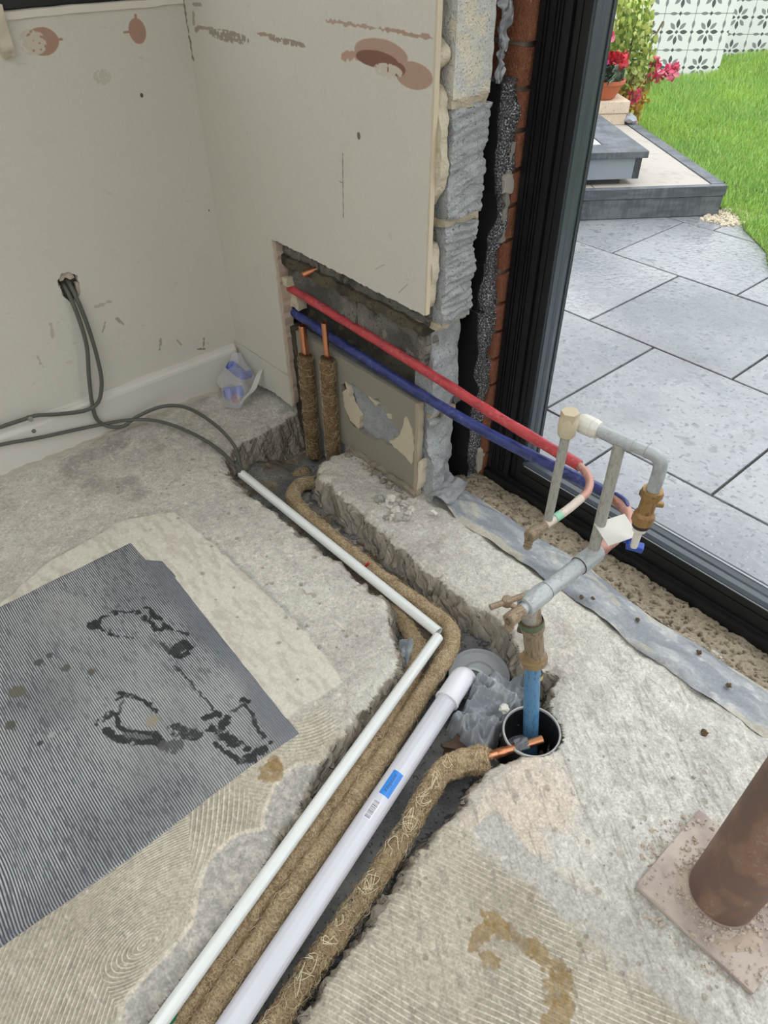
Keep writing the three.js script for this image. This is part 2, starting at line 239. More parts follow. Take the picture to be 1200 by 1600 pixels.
{ // the flat top and the broken trench are two pieces, so that the steep sides get their own grain
  const whole = patch(FX0, FX1, FZ0, FZ1, FNX, FNZ, floorY), P = whole.attributes.position, ix = whole.index.array, top = [], low = [], bed = [];
  for (let i = 0; i < ix.length; i += 3) { let m = 0, lo = 9, hi = -9; for (let c = 0; c < 3; c++) { const y = P.getY(ix[i + c]); lo = Math.min(lo, y); hi = Math.max(hi, y); } const x = P.getX(ix[i]), z = P.getZ(ix[i]); const w0 = warpT(x, z), isLow = w0 < -0.001 || lo < -0.1; (isLow ? (w0 < -0.034 && lo > -0.15 ? bed : low) : top).push(ix[i], ix[i + 1], ix[i + 2]); }
  const shared = new Uint8Array(P.count); for (const k of top) shared[k] = 1; for (const k of bed) shared[k] = 1;
  const keep = new Uint8Array(low.length); low.forEach((k, i) => { keep[i] = shared[k]; });
  const pick = (list) => { const g = new THREE.BufferGeometry(); for (const k of ['position', 'normal', 'uv']) g.setAttribute(k, whole.attributes[k].clone()); g.setIndex(list); return g.toNonIndexed(); };
  part(floor, 'concrete_slab', pick(top), concreteM);
  const g = pick(low), q = g.attributes.position, uv = g.attributes.uv, nn = g.attributes.normal, col = new Float32Array(q.count * 3), c = new THREE.Color();
  for (let i = 0; i < q.count; i++) {
    const x = q.getX(i), y = q.getY(i), z = q.getZ(i), s = warpT(x, z), n = fbm(x * 30, z * 30, 3, 102), k = clamp(-y / 0.06) * (1 - clamp((-y - 0.06) / 0.02)), edge = s < 0.004 && s > -0.03;
    const a = Math.abs(nn.getX(i)), b = Math.abs(nn.getY(i)), d = Math.abs(nn.getZ(i)); uv.setXY(i, (x + y * (a > d ? 0.35 : 1.0)) * 3, (z + y * (d >= a ? 0.35 : 1.0)) * 3);
    if (edge && !keep[i]) { q.setX(i, x + (noise3(x * 55, y * 55, z * 55, 3) - 0.5) * 0.018); q.setZ(i, z + (noise3(x * 55, y * 55, z * 55, 4) - 0.5) * 0.018); q.setY(i, y + (noise3(x * 70, y * 70, z * 70, 6) - 0.5) * 0.008); }
    const dpmK = ss(0.42, 0.52, fbm(x * 9 + 7, z * 9, 3, 140) + ss(1.25, 1.45, x) * 0.25), deep = ss(-0.020, -0.032, s);
    let t = mix3([192, 184, 170], [172, 164, 150], n); t = mix3(t, mix3(mix3([128, 116, 99], [154, 143, 126], ss(0.4, 0.65, n)), mix3([112, 114, 117], [150, 151, 150], ss(0.4, 0.7, n)), dpmK), deep);
    c.setRGB(t[0] / 255, t[1] / 255, t[2] / 255, THREE.SRGBColorSpace); col[i * 3] = c.r; col[i * 3 + 1] = c.g; col[i * 3 + 2] = c.b;
  }
  const bg = pick(bed), bq = bg.attributes.position, buv = bg.attributes.uv, bcol = new Float32Array(bq.count * 3);
  for (let i = 0; i < bq.count; i++) { const x = bq.getX(i), z = bq.getZ(i), n = fbm(x * 30, z * 30, 3, 102), k = ss(0.42, 0.52, fbm(x * 9 + 7, z * 9, 3, 140) + ss(1.25, 1.45, x) * 0.25), t = mix3(mix3([132, 120, 103], [156, 145, 128], ss(0.4, 0.65, n)), mix3([116, 118, 120], [152, 152, 150], ss(0.35, 0.7, fbm(x * 14, z * 6, 3, 172))), k); buv.setXY(i, x * 3, z * 3); c.setRGB(t[0] / 255, t[1] / 255, t[2] / 255, THREE.SRGBColorSpace); bcol[i * 3] = c.r; bcol[i * 3 + 1] = c.g; bcol[i * 3 + 2] = c.b; }
  bg.setAttribute('color', new THREE.BufferAttribute(bcol, 3));
  g.setAttribute('color', new THREE.BufferAttribute(col, 3)); const merged = mergeVertices(g, 1e-5); merged.computeVertexNormals();
  const grain = colorTex(512, 512, (u, v) => { const a = tfbm(u, v, 12, 4, 1701), b = tn(u, v, 90, 1702), g2 = mix(176, 250, a) * (b < 0.16 ? 0.62 : 1) * (b > 0.88 ? 1.12 : 1); return [g2, g2 * 0.99, g2 * 0.97]; });
  const grainB = greyTex(512, 512, (u, v) => tfbm(u, v, 20, 4, 1711));
  part(floor, 'trench_lining', merged, std(0xffffff, 0.95, { map: grain, bumpMap: grainB, bumpScale: 0.011, vertexColors: true }), 'broken concrete sides of the trench');
  part(floor, 'trench_bed', bg, std(0xffffff, 0.85, { map: grain, bumpMap: grainB, bumpScale: 0.003, vertexColors: true }), 'dirty grey membrane and soil at the bottom of the trench');
}
part(floor, 'plain_slab', box(FX1, 5.0, -0.12, -0.001, -0.25, 4.5), bareConcreteM);
part(floor, 'plain_slab', box(0, FX1, -0.12, -0.001, FZ1, 4.5), bareConcreteM);
part(floor, 'subsoil', box(-0.3, 5.3, -0.5, -0.36, -0.34, 4.8), std(0x6b5d4c, 1));

// ------------------------------------------------------------------ left wall with window above and socket hole
const paintWall = (w, h, W, H, seed, marks) => colorTex(w, h, (u, v) => {
  const x = u * W, y = v * H, n = fbm(x * 3, y * 3, 3, seed), g = noise(x * 300, y * 300, seed + 1), s = fbm(x * 16, y * 16, 4, seed + 2);
  let c = mix3([206, 202, 189], [200, 196, 184], n);
  c = mix3(c, [196, 191, 178], 0.35 * ss(0.68, 0.85, s)); c = mix3(c, [184, 177, 163], 0.45 * ss(0.83, 0.88, fbm(x * 30, y * 55, 3, seed + 3)));
  for (const m of marks) { const k = m(x, y, s); if (k) c = mix3(c, k[1], k[0]); }
  const q = 1 + (g - 0.5) * 0.025; return [c[0] * q, c[1] * q, c[2] * q];
});
const blob = (cx, cy, rx, ry, col, k = 1, rag = 0.5) => (x, y, s) => { const dx = (x - cx) / rx, dy = (y - cy) / ry, q = dx * dx + dy * dy; if (q > 2.5) return null; return [k * ss(1.12, 0.98, q + (s - 0.5) * rag * 2), col]; };
const peel = (cx, cy, rx, ry, col) => (x, y) => { const dx = (x - cx) / rx, dy = (y - cy) / ry, q = dx * dx + dy * dy; if (q > 1.6) return null; return [ss(1.15, 0.95, q) * ss(0.42, 0.5, noise(x * 170, y * 170, 7) + 0.25 * (1 - q)), col]; };
const seg = (ax, ay, bx, by, w, col, k = 1, rag = 0) => (x, y, s) => { const ex = bx - ax, ey = by - ay, t = clamp(((x - ax) * ex + (y - ay) * ey) / (ex * ex + ey * ey)), d = Math.hypot(x - ax - ex * t, y - ay - ey * t); if (d > w * 2) return null; return [k * ss(w, w * 0.6, d + (noise(x * 140, y * 140, 3) - 0.5) * rag * w * 2), col]; };
const PINK = [166, 132, 112], DKPINK = [124, 86, 70], SCUFF = [150, 143, 130];
const LW = 1.7, leftMarks = [blob(0.362, 1.003, 0.036, 0.026, PINK, 1, 0.15), seg(0.335, 1.003, 0.318, 1.003, 0.003, PINK), peel(0.385, 1.003, 0.03, 0.024, [196, 186, 168]), blob(0.132, 1.003, 0.021, 0.025, PINK, 1, 0.12), seg(0.15, 1.003, 0.166, 1.003, 0.003, PINK), seg(0.132, 1.02, 0.129, 1.034, 0.004, PINK),
  blob(0.154, 0.870, 0.004, 0.005, [70, 62, 52]), blob(0.02, 0.56, 0.002, 0.003, [90, 82, 70]), peel(0.245, 0.92, 0.022, 0.016, [190, 184, 170]), seg(0.365, 0.335, 0.352, 0.315, 0.004, SCUFF, 0.8, 0.6), seg(0.40, 0.335, 0.415, 0.31, 0.003, SCUFF, 0.8, 0.6), seg(0.25, 0.235, 0.262, 0.20, 0.004, SCUFF, 0.8, 0.7), seg(0.115, 0.15, 0.14, 0.158, 0.004, [124, 112, 94], 0.9, 0.6), seg(0.118, 0.155, 0.11, 0.185, 0.003, [124, 112, 94], 0.8, 0.6), seg(0.605, 0.30, 0.6, 0.27, 0.004, SCUFF, 0.5, 0.7), seg(0.545, 0.375, 0.55, 0.34, 0.004, SCUFF, 0.5, 0.8), seg(0.37, 0.39, 0.42, 0.385, 0.005, SCUFF, 0.5, 0.9), seg(0.2, 0.21, 0.19, 0.19, 0.003, SCUFF, 0.7, 0.6)];
const leftMap = paintWall(1632, 1024, LW, 1.066, 300, leftMarks);
const wallBump = greyTex(512, 512, (u, v) => 0.5 + (tfbm(u, v, 24, 4, 6) - 0.5) * 0.5 + (tfbm(u, v, 4, 2, 8) - 0.5) * 0.4);
const leftM = std(0xffffff, 0.62, { map: leftMap, bumpMap: wallBump, bumpScale: 0.0012 }), paintM = std(0xe2e0d8, 0.65);
const rawPlasterM = std(0xa79a88, 0.95, { bumpMap: wallBump, bumpScale: 0.004 });
const blockTex = colorTex(512, 512, (u, v) => { const a = tfbm(u, v, 8, 3, 401), b = tn(u, v, 128, 402), d = tn(u, v, 64, 403); let c = mix3([142, 146, 147], [172, 175, 174], a); if (b > 0.8) c = mix3(c, [206, 208, 204], 0.5); if (d < 0.10) c = mix3(c, [84, 87, 89], 0.7); return c; }, 6);
const blockBump = greyTex(512, 512, (u, v) => 0.5 + (tfbm(u, v, 48, 3, 411) - 0.5) * 0.7 - (tn(u, v, 64, 403) < 0.10 ? 0.3 : 0), 6);
const blockM = std(0xffffff, 0.95, { map: blockTex, bumpMap: blockBump, bumpScale: 0.004 });
const darkBlockM = std(0x9b9a95, 0.95, { map: blockTex, bumpMap: blockBump, bumpScale: 0.004 });
const wallLeft = struct('wall_left', 'off-white painted plaster wall with chipped paint patches', 'wall');
{
  const hole = jag([[0.457, 0.499], [0.437, 0.482], [0.442, 0.44], [0.462, 0.415], [0.478, 0.418], [0.492, 0.445], [0.492, 0.484], [0.477, 0.499]], 0.012, 0.003, 5);
  const front = slabXY([[0, 0], [LW, 0], [LW, 1.05], [0, 1.05]], 0, 0.018, [hole]); front.rotateY(-Math.PI / 2); // local x -> +z
  const p = front.attributes.position, uv = front.attributes.uv; for (let i = 0; i < p.count; i++) uv.setXY(i, p.getZ(i) / LW, p.getY(i) / 1.066);
  part(wallLeft, 'plaster', front, leftM);
  part(wallLeft, 'block_core', roughBox(-0.30, -0.040, 0, 1.04, 0.0, LW, 0.05, (x, y, z) => [0, 0, 0]), darkBlockM);
  part(wallLeft, 'plaster', box(-0.30, 0, 0, 2.45, LW, 4.5), paintM);
  part(wallLeft, 'plaster', box(-0.30, 0, 2.15, 2.45, -0.30, LW), paintM);
  part(wallLeft, 'block_core', box(-0.30, 0.0, 0, 2.45, -0.30, -0.03), darkBlockM);
  // ragged crumbled plaster where the window reveal was hacked off
  part(wallLeft, 'plaster_lump', roughBox(-0.03, 0.022, 0.982, 1.075, 0.434, 0.462, 0.006, (x, y, z) => [(noise3(x * 60, y * 60, z * 60, 3) - 0.5) * 0.014 - 0.012 * ss(1.0, 0.98, y), (noise3(x * 50, y * 50, z * 50, 4) - 0.5) * 0.012, (noise3(x * 50, y * 50, z * 50, 5) - 0.5) * 0.012]), std(0xc8bda9, 0.95));
}
const sill = part(struct('trim_1', 'thin white window sill edge along the top of the left wall', 'trim'), 'sill_board', roughBox(-0.28, 0.004, 1.048, 1.062, 0.0, LW, 0.02, (x, y, z) => [(noise(z * 30, y * 9, 6) - 0.5) * 0.003, (noise(z * 22, 3, 9) - 0.5) * 0.0035, 0]), std(0xd8d2c4, 0.7));
const frameM = phys(0x0e0f12, 0.42, { clearcoat: 0.15, clearcoatRoughness: 0.4 });
const glassM = phys(0xffffff, 0.0, { transmission: 1, thickness: 0, ior: 1.5, specularIntensity: 0.5 });
const win = struct('window_1', 'dark window frame above the left wall', 'window');
part(win, 'bottom_rail', rbox(-0.11, -0.02, 1.062, 1.19, 0.0, LW, 0.004), frameM);
part(win, 'top_rail', rbox(-0.11, -0.02, 2.06, 2.15, 0.0, LW, 0.004), frameM);
for (const z of [0.0, 0.81, LW - 0.09]) part(win, 'stile', rbox(-0.11, -0.02, 1.19, 2.06, z, z + 0.09, 0.004), frameM);
part(win, 'pane', box(-0.07, -0.064, 1.19, 2.06, 0.09, 0.81), glassM); part(win, 'pane', box(-0.07, -0.064, 1.19, 2.06, 0.9, LW - 0.09), glassM);
const skirtM = std(0xd0ccc2, 0.5, { bumpMap: wallBump, bumpScale: 0.0006 });
{
  const prof = shapeOf([[0, 0.004], [0.018, 0.004], [0.018, 0.112], [0.016, 0.119], [0.010, 0.126], [0.007, 0.136], [0.0, 0.136]]), g = tr(new THREE.ExtrudeGeometry(prof, { depth: 4.4, bevelEnabled: false }), 0, 0, 0.012);
  const b = struct('baseboard_left', 'white skirting board along the left wall', 'skirting board'); part(b, 'board', g, skirtM);
  part(b, 'caulk_strip', roughBox(0.016, 0.030, -0.004, 0.008, 0.1, 1.2, 0.008, (x, y, z) => [(fbm(z * 40, 1, 2, 8) - 0.5) * 0.014, (fbm(z * 40, 2, 2, 9) - 0.5) * 0.01, 0]), std(0xb9b2a2, 0.9));
  part(b, 'screw_hole', cyl([0.0178, 0.103, 0.688], [0.0205, 0.103, 0.688], 0.006, 0.006, 12), std(0x6f675b, 0.9));
}

// ------------------------------------------------------------------ right wall: plasterboard, blocks, insulation, brick
const rightMarks = [seg(0.63, 1.006, 0.68, 1.015, 0.010, [176, 144, 124], 1, 0.4), blob(0.745, 1.022, 0.075, 0.024, [172, 142, 122], 1, 0.2), blob(0.835, 0.998, 0.05, 0.022, [172, 142, 122], 1, 0.2), blob(0.735, 1.012, 0.06, 0.014, DKPINK, 1, 0.3), blob(0.785, 1.003, 0.03, 0.012, DKPINK, 1, 0.3), peel(0.765, 0.997, 0.04, 0.012, [196, 186, 170]),
  seg(0.045, 0.996, 0.06, 1.003, 0.007, [160, 146, 128], 1, 0.4), seg(0.06, 1.004, 0.13, 1.008, 0.004, [160, 146, 128], 1, 0.5), peel(0.2, 0.999, 0.09, 0.012, [152, 142, 126]), seg(0.325, 1.016, 0.39, 1.017, 0.004, [160, 140, 120], 1, 0.5), peel(0.44, 1.011, 0.07, 0.006, [150, 138, 122]), seg(0.04, 1.014, 0.045, 1.03, 0.006, [160, 146, 128], 0.8, 0.6), seg(0.05, 1.05, 0.09, 1.052, 0.004, SCUFF, 0.8, 0.6), seg(0.58, 1.06, 0.76, 1.061, 0.003, [164, 136, 116], 0.8, 1.3), seg(0.76, 1.061, 0.88, 1.060, 0.0035, [164, 136, 116], 0.9, 0.9),
  blob(0.672, 0.87, 0.006, 0.008, [108, 98, 84]), seg(0.615, 0.825, 0.608, 0.688, 0.0012, [92, 84, 74]), seg(0.598, 0.765, 0.612, 0.763, 0.001, [120, 112, 100]), seg(0.005, 1.06, 0.008, 0.93, 0.0035, [110, 100, 86], 0.8, 1.2), seg(0.72, 0.60, 0.75, 0.62, 0.0012, SCUFF, 0.7), seg(0.83, 0.60, 0.80, 0.57, 0.0015, SCUFF, 0.7)];
const rightMap = paintWall(768, 2048, 0.9, 2.4, 350, rightMarks), boardM = std(0xffffff, 0.62, { map: rightMap, bumpMap: wallBump, bumpScale: 0.001 });
const boardUV = (g) => { const p = g.attributes.position, uv = g.attributes.uv; for (let i = 0; i < p.count; i++) uv.setXY(i, p.getX(i) / 0.9, p.getY(i) / 2.4); return g; };
const wallRight = struct('wall_right', 'wall cut open beside the glazed door showing plasterboard, blocks, insulation and brick', 'wall');
{
  const up = jag([[0.0, 0.139], [0.298, 0.139], [0.288, 0.552], [0.40, 0.552], [0.885, 0.545], [0.892, 2.4], [0.0, 2.4]], 0.009, 0.0022, 11, [0, 4, 5, 6]);
  part(wallRight, 'plasterboard', boardUV(slabXY(up, -0.0125, 0)), boardM);
  const low = jag([[0.0, 0.012], [0.10, 0.020], [0.20, 0.034], [0.305, 0.030], [0.299, 0.1365], [0.0, 0.1365]], 0.01, 0.003, 12, [4, 5]);
  part(wallRight, 'lower_board_strip', boardUV(slabXY(low, -0.0125, 0.0006)), boardM);
  // raw cut edge of the board in the notch
  part(wallRight, 'torn_paper_edge', slabXY(jag([[0.291, 0.04], [0.309, 0.04], [0.312, 0.10], [0.300, 0.545], [0.286, 0.548]], 0.012, 0.0035, 13), -0.034, -0.004), std(0xb7a493, 0.95));
  part(wallRight, 'cut_board_edge', slabXY([[0.885, 0.547], [0.8895, 0.547], [0.8965, 2.4], [0.892, 2.4]], -0.0125, -0.001), std(0xcdbfa6, 0.9));
  // adhesive dabs squeezed out behind the board edge
  const dabM = std(0xc9bfa8, 0.95, { bumpMap: blockBump, bumpScale: 0.003 });
  const dab = (y0, y1, w, s) => part(wallRight, 'adhesive_dab', roughBox(0.80, 0.885 + w, y0, y1, -0.034, -0.0125, 0.008, (x, y, z) => { const e = ss(0.84, 0.895, x), t = (y - y0) / (y1 - y0); return [e * ((fbm(y * 26, z * 30, 3, s) - 0.5) * 0.036 - 0.022 * (1 - Math.sin(t * Math.PI))), (noise3(x * 40, y * 40, z * 40, s + 2) - 0.5) * 0.014, (noise3(x * 50, y * 50, z * 50, s + 5) - 0.5) * 0.006]; }), dabM);
  dab(1.0, 1.06, 0.004, 3); dab(0.775, 0.985, 0.012, 8); dab(0.553, 0.70, 0.012, 15);
  // grey rendered wall inside the notch
  const greyTexN = colorTex(1024, 1024, (u, v) => { const x = u * 0.7 + 0.25, y = v * 0.7, a = fbm(x * 14, y * 14, 4, 501), b = noise(x * 260, y * 260, 502), f = fbm(x * 40, y * 40, 3, 503); let c = mix3([84, 82, 77], [122, 119, 111], ss(0.35, 0.65, a)); c = mix3(c, [146, 138, 122], 0.7 * ss(0.62, 0.72, f)); if (b > 0.82) c = mix3(c, [52, 51, 49], 0.6); return c; });
  const notchM = std(0xffffff, 0.96, { map: greyTexN, bumpMap: blockBump, bumpScale: 0.004 });
  const rough = (s, a = 0.008, f = 26) => (x, y, z) => [0, (noise3(x * f, y * f, z * f, s) - 0.5) * a, (noise3(x * f * 1.3, y * f * 1.3, z * f, s + 1) - 0.5) * a];
  const nUV = (g) => { const p = g.attributes.position, uv = g.attributes.uv; for (let i = 0; i < p.count; i++) uv.setXY(i, (p.getX(i) - 0.25) / 0.7, p.getY(i) / 0.7); return g; };
  part(wallRight, 'block', nUV(roughBox(0.02, 0.455, 0.506, 0.72, -0.14, -0.026, 0.012, rough(21))), notchM);
  part(wallRight, 'block', nUV(roughBox(0.465, 0.872, 0.506, 0.72, -0.14, -0.026, 0.012, rough(22))), notchM);
  part(wallRight, 'mortar_ledge', nUV(roughBox(0.29, 0.868, 0.484, 0.51, -0.10, -0.016, 0.008, rough(23, 0.018, 34))), std(0xb0a690, 0.95, { map: greyTexN }));
  part(wallRight, 'block', nUV(roughBox(0.02, 0.60, 0.40, 0.492, -0.14, -0.034, 0.010, rough(24, 0.014))), notchM);
  part(wallRight, 'block', nUV(roughBox(0.605, 0.862, 0.40, 0.492, -0.14, -0.034, 0.010, rough(25, 0.014))), notchM);
  part(wallRight, 'chase_back', nUV(roughBox(0.02, 0.855, 0.27, 0.405, -0.14, -0.062, 0.012, rough(26, 0.012))), std(0xb8b4ac, 0.97, { map: greyTexN }));
  part(wallRight, 'block', nUV(roughBox(0.02, 0.853, -0.13, 0.285, -0.14, -0.036, 0.014, rough(27, 0.010))), blockM);
  // thin smooth render coat with pieces broken out of it
  const renderM = std(0x8d887b, 0.85, { bumpMap: wallBump, bumpScale: 0.0015 });
  const hole = jag([[0.535, 0.205], [0.60, 0.235], [0.66, 0.218], [0.70, 0.235], [0.76, 0.185], [0.79, 0.175], [0.80, 0.12], [0.74, 0.105], [0.64, 0.085], [0.57, 0.095]], 0.02, 0.006, 31);
  part(wallRight, 'render_coat', slabXY(jag([[0.33, 0.0], [0.856, 0.0], [0.852, 0.292], [0.33, 0.292]], 0.03, 0.0015, 33), -0.036, -0.022, [hole]), renderM);
  const creamM = std(0xc3b89f, 0.9, { bumpMap: wallBump, bumpScale: 0.002 });
  for (const [pts, s] of [[[[0.545, 0.185], [0.565, 0.205], [0.585, 0.165], [0.62, 0.14], [0.615, 0.095], [0.575, 0.105], [0.55, 0.14]], 1], [[[0.79, 0.17], [0.81, 0.235], [0.835, 0.205], [0.846, 0.16], [0.838, 0.095], [0.80, 0.11], [0.745, 0.118], [0.77, 0.145]], 2], [[[0.56, 0.225], [0.575, 0.205], [0.578, 0.19], [0.566, 0.195]], 3], [[[0.735, 0.205], [0.752, 0.212], [0.756, 0.2], [0.742, 0.196]], 4], [[[0.66, 0.225], [0.70, 0.218], [0.69, 0.210]], 5]]) part(wallRight, 'plaster_scab', slabXY(jag(pts, 0.012, 0.003, s), -0.034, -0.019), creamM);
  part(wallRight, 'render_corner_bead', slabXY(jag([[0.849, 0.0], [0.862, 0.0], [0.858, 0.295], [0.847, 0.292]], 0.02, 0.0018, 36), -0.036, -0.018), std(0xa79c86, 0.9));
  part(wallRight, 'plaster_scab', roughBox(0.86, 0.868, 0.02, 0.115, -0.055, -0.020, 0.008, (x, y, z) => [(noise(y * 40, z * 40, 2) - 0.5) * 0.006 - 0.006 * ss(0.05, 0.02, y), (noise(z * 60, y * 60, 4) - 0.5) * 0.01, 0]), std(0xd2c8b2, 0.9));
  part(wallRight, 'cream_pad', roughBox(0.305, 0.325, 0.425, 0.447, -0.05, -0.012, 0.008, rough(41, 0.008, 60)), creamM);
  part(wallRight, 'cream_pad', roughBox(0.300, 0.345, 0.355, 0.40, -0.06, -0.030, 0.008, rough(42, 0.010, 60)), creamM);
  // upright trench end wall behind the pipes
  part(wallRight, 'block', nUV(roughBox(0.298, 0.33, -0.05, 0.30, -0.14, -0.020, 0.010, rough(28, 0.008))), std(0x9d9384, 0.95, { map: greyTexN }));
  part(wallRight, 'mortar_crumble', roughBox(0.56, 0.86, -0.03, 0.012, -0.05, -0.008, 0.007, (x, y, z) => [0, (fbm(x * 60, z * 60, 3, 7) - 0.5) * 0.03 * ss(-0.03, 0.012, y), (fbm(x * 60, y * 60, 3, 8) - 0.5) * 0.016]), std(0x8d8271, 0.97));

  // cut ends of the blockwork beside the door, one block a course
  const endM = blockM, up1 = 0.962;
  const ridged = (x1, s, a) => (x, y, z) => { const e = ss(x1 - 0.03, x1, x), ph = (y + z * 0.12 + (fbm(y * 14, z * 9, 2, s) - 0.5) * 0.05) / 0.0165; return [e * (a * Math.sin(ph * 6.283) * (0.5 + noise(y * 30, z * 22, s + 3)) + (fbm(y * 34, z * 20, 4, s + 1) - 0.5) * 0.022), (noise3(x * 40, y * 40, z * 40, s + 4) - 0.5) * 0.005, (noise3(x * 30, y * 30, z * 30, s + 2) - 0.5) * 0.006 * (1 + e) + e * ss(-0.12, -0.14, z) * a * 1.2 * Math.sin(ph * 6.283 + 1)]; };
  part(wallRight, 'block', roughBox(0.55, 0.900, up1, 1.178, -0.14, -0.040, 0.006, (x, y, z) => [(noise3(x * 60, y * 60, z * 60, 2) - 0.5) * 0.003, 0, (noise3(x * 60, y * 60, z * 60, 3) - 0.5) * 0.003]), std(0xffffff, 0.95, { map: colorTex(512, 512, (u, v) => { const a = tfbm(u, v, 6, 4, 405), b = tn(u, v, 110, 406); let c = mix3([196, 196, 190], [214, 206, 186], ss(0.35, 0.65, a)); if (b < 0.16) c = mix3(c, [112, 112, 108], 0.7); return c; }, 5), bumpMap: blockBump, bumpScale: 0.003 }), 'smooth pale block end');
  part(wallRight, 'block', roughBox(0.55, 0.895, 1.19, 1.41, -0.14, -0.040, 0.02, () => [0, 0, 0]), endM);
  for (let k = 0; k < 4; k++) part(wallRight, 'block', roughBox(0.55, 0.9, 1.42 + k * 0.225, 1.635 + k * 0.225, -0.14, -0.04, 0.03, () => [0, 0, 0]), endM);
  part(wallRight, 'block', roughBox(0.55, 0.905, 0.745, 0.948, -0.138, -0.040, 0.0055, ridged(0.905, 61, 0.0024)), endM, 'block end hacked into ridges');
  part(wallRight, 'block', roughBox(0.60, 0.902, 0.512, 0.732, -0.132, -0.040, 0.0055, ridged(0.902, 71, 0.0032)), endM, 'block end hacked into ridges');
  part(wallRight, 'block', roughBox(0.815, 0.872, 0.262, 0.505, -0.136, -0.044, 0.006, (x, y, z) => { const e = ss(0.83, 0.872, x), cr = ss(0.425, 0.415, y + (noise(z * 30, 1, 5) - 0.5) * 0.02) * 0.008; return [e * ((fbm(y * 18, z * 18, 3, 81) - 0.5) * 0.03 + cr), 0, e * (fbm(y * 25, x * 25, 3, 82) - 0.5) * 0.02]; }), endM, 'cracked block end');
  part(wallRight, 'block', roughBox(0.60, 0.882, -0.03, 0.246, -0.132, -0.044, 0.006, (x, y, z) => { const e = ss(0.83, 0.882, x); return [e * ((fbm(y * 16, z * 16, 4, 91) - 0.5) * 0.06 + 0.02 * ss(0.06, -0.02, y)), e * (noise(z * 40, y * 40, 5) - 0.5) * 0.01, e * (fbm(y * 20, x * 20, 3, 92) - 0.5) * 0.035]; }), endM, 'broken block end');
  const mortarM = std(0xb5a993, 0.95, { bumpMap: blockBump, bumpScale: 0.004 });
  const mortar = (y0, y1, x1, s, z1 = -0.034) => part(wallRight, 'mortar_joint', roughBox(0.78, x1, y0, y1, -0.13, z1, 0.006, (x, y, z) => [(fbm(y * 50, z * 50, 3, s) - 0.5) * 0.02, (noise3(x * 50, y * 50, z * 50, s + 1) - 0.5) * 0.008, (noise3(x * 50, y * 50, z * 50, s + 2) - 0.5) * 0.012]), mortarM);
  mortar(0.945, 0.965, 0.902, 5); mortar(0.730, 0.747, 0.900, 6); mortar(0.502, 0.516, 0.894, 7); mortar(0.242, 0.265, 0.872, 8, -0.05); mortar(1.176, 1.192, 0.898, 9);
  part(wallRight, 'mortar_flake', roughBox(0.866, 0.892, 0.248, 0.268, -0.115, -0.075, 0.006, rough(43, 0.006, 90)), std(0xa99783, 0.95));
  part(wallRight, 'mortar_flake', roughBox(0.862, 0.880, 0.262, 0.315, -0.085, -0.05, 0.006, rough(44, 0.010, 60)), endM);
  part(wallRight, 'mortar_flake', roughBox(0.864, 0.884, 0.262, 0.285, -0.14, -0.118, 0.006, rough(45, 0.010, 60)), darkBlockM);

  // grey bead insulation in the cavity
  const cells = []; { const rn = rngOf(9); for (let i = 0; i < 40 * 40; i++) cells.push([rn(), rn(), rn()]); }
  const bead = (u, v) => { const x = u * 40, y = v * 40, ix = Math.floor(x), iy = Math.floor(y); let d1 = 9, id = 0; for (let a = -1; a <= 1; a++) for (let b = -1; b <= 1; b++) { const cx = ((ix + a) % 40 + 40) % 40, cy = ((iy + b) % 40 + 40) % 40, c = cells[cy * 40 + cx], d = Math.hypot(ix + a + c[0] - x, iy + b + c[1] - y); if (d < d1) { d1 = d; id = c[2]; } } return [d1, id]; };
  const epsTex = colorTex(640, 640, (u, v) => { const [d, id] = bead(u, v), g = mix(58, id > 0.78 ? 214 : 100 + id * 80, ss(0.62, 0.3, d)); return [g, g * 1.005, g * 1.02]; }, 7);
  const epsBump = greyTex(640, 640, (u, v) => 1 - clamp(bead(u, v)[0]), 7);
  const epsM = std(0xffffff, 0.9, { map: epsTex, bumpMap: epsBump, bumpScale: 0.004 });
  const ragged = (s, lo = 0) => (x, y, z) => { const e = ss(0.82, 0.89, x), fz = ss(-0.215, -0.192, z), bz = ss(-0.2, -0.236, z); return [e * ((fbm(y * 22, z * 30, 4, s) - 0.5) * 0.045), (noise3(x * 30, y * 30, z * 30, s + 5) - 0.5) * 0.008, e * (fz * ((fbm(y * 11, 2, 4, s + 2) - 0.5) * 0.045) - bz * ((fbm(y * 16, 7, 3, s + 3) - 0.5) * 0.014))]; };
  part(wallRight, 'insulation_board', roughBox(0.58, 0.892, -0.02, 0.49, -0.236, -0.192, 0.007, ragged(111)), epsM);
  part(wallRight, 'insulation_board', roughBox(0.58, 0.892, 0.495, 0.972, -0.234, -0.192, 0.007, ragged(131)), epsM);
  for (const [y0, y1, s] of [[-0.02, 0.49, 111], [0.495, 0.968, 131]]) part(wallRight, 'cavity_shade_sheet', roughBox(0.60, 0.884, y0, y1, -0.191, -0.188, 0.008, (x, y, z) => [ss(0.84, 0.884, x) * (fbm(y * 22, 3, 4, s + 7) - 0.5) * 0.03, 0, ss(0.80, 0.884, x) * ((fbm(y * 11, 2, 4, s + 2) - 0.5) * 0.045 + 0.002)]), std(0x151618, 0.8));  // near-black sheet added over the insulation; cavity shade put in as colour
  const foilM = std(0x9fa3a6, 0.35, { metalness: 0.35, side: THREE.DoubleSide });
  const foil = patch(0, 1, 0, 1, 10, 40, (u, v) => [0.882 + (u - 0.5) * 0.004 + (fbm(u * 4, v * 12, 3, 4) - 0.5) * 0.03, 1.16 - v * 0.19, -0.175 - u * (0.035 - 0.026 * v) - (fbm(v * 9, u * 3, 3, 6) - 0.5) * 0.02]);
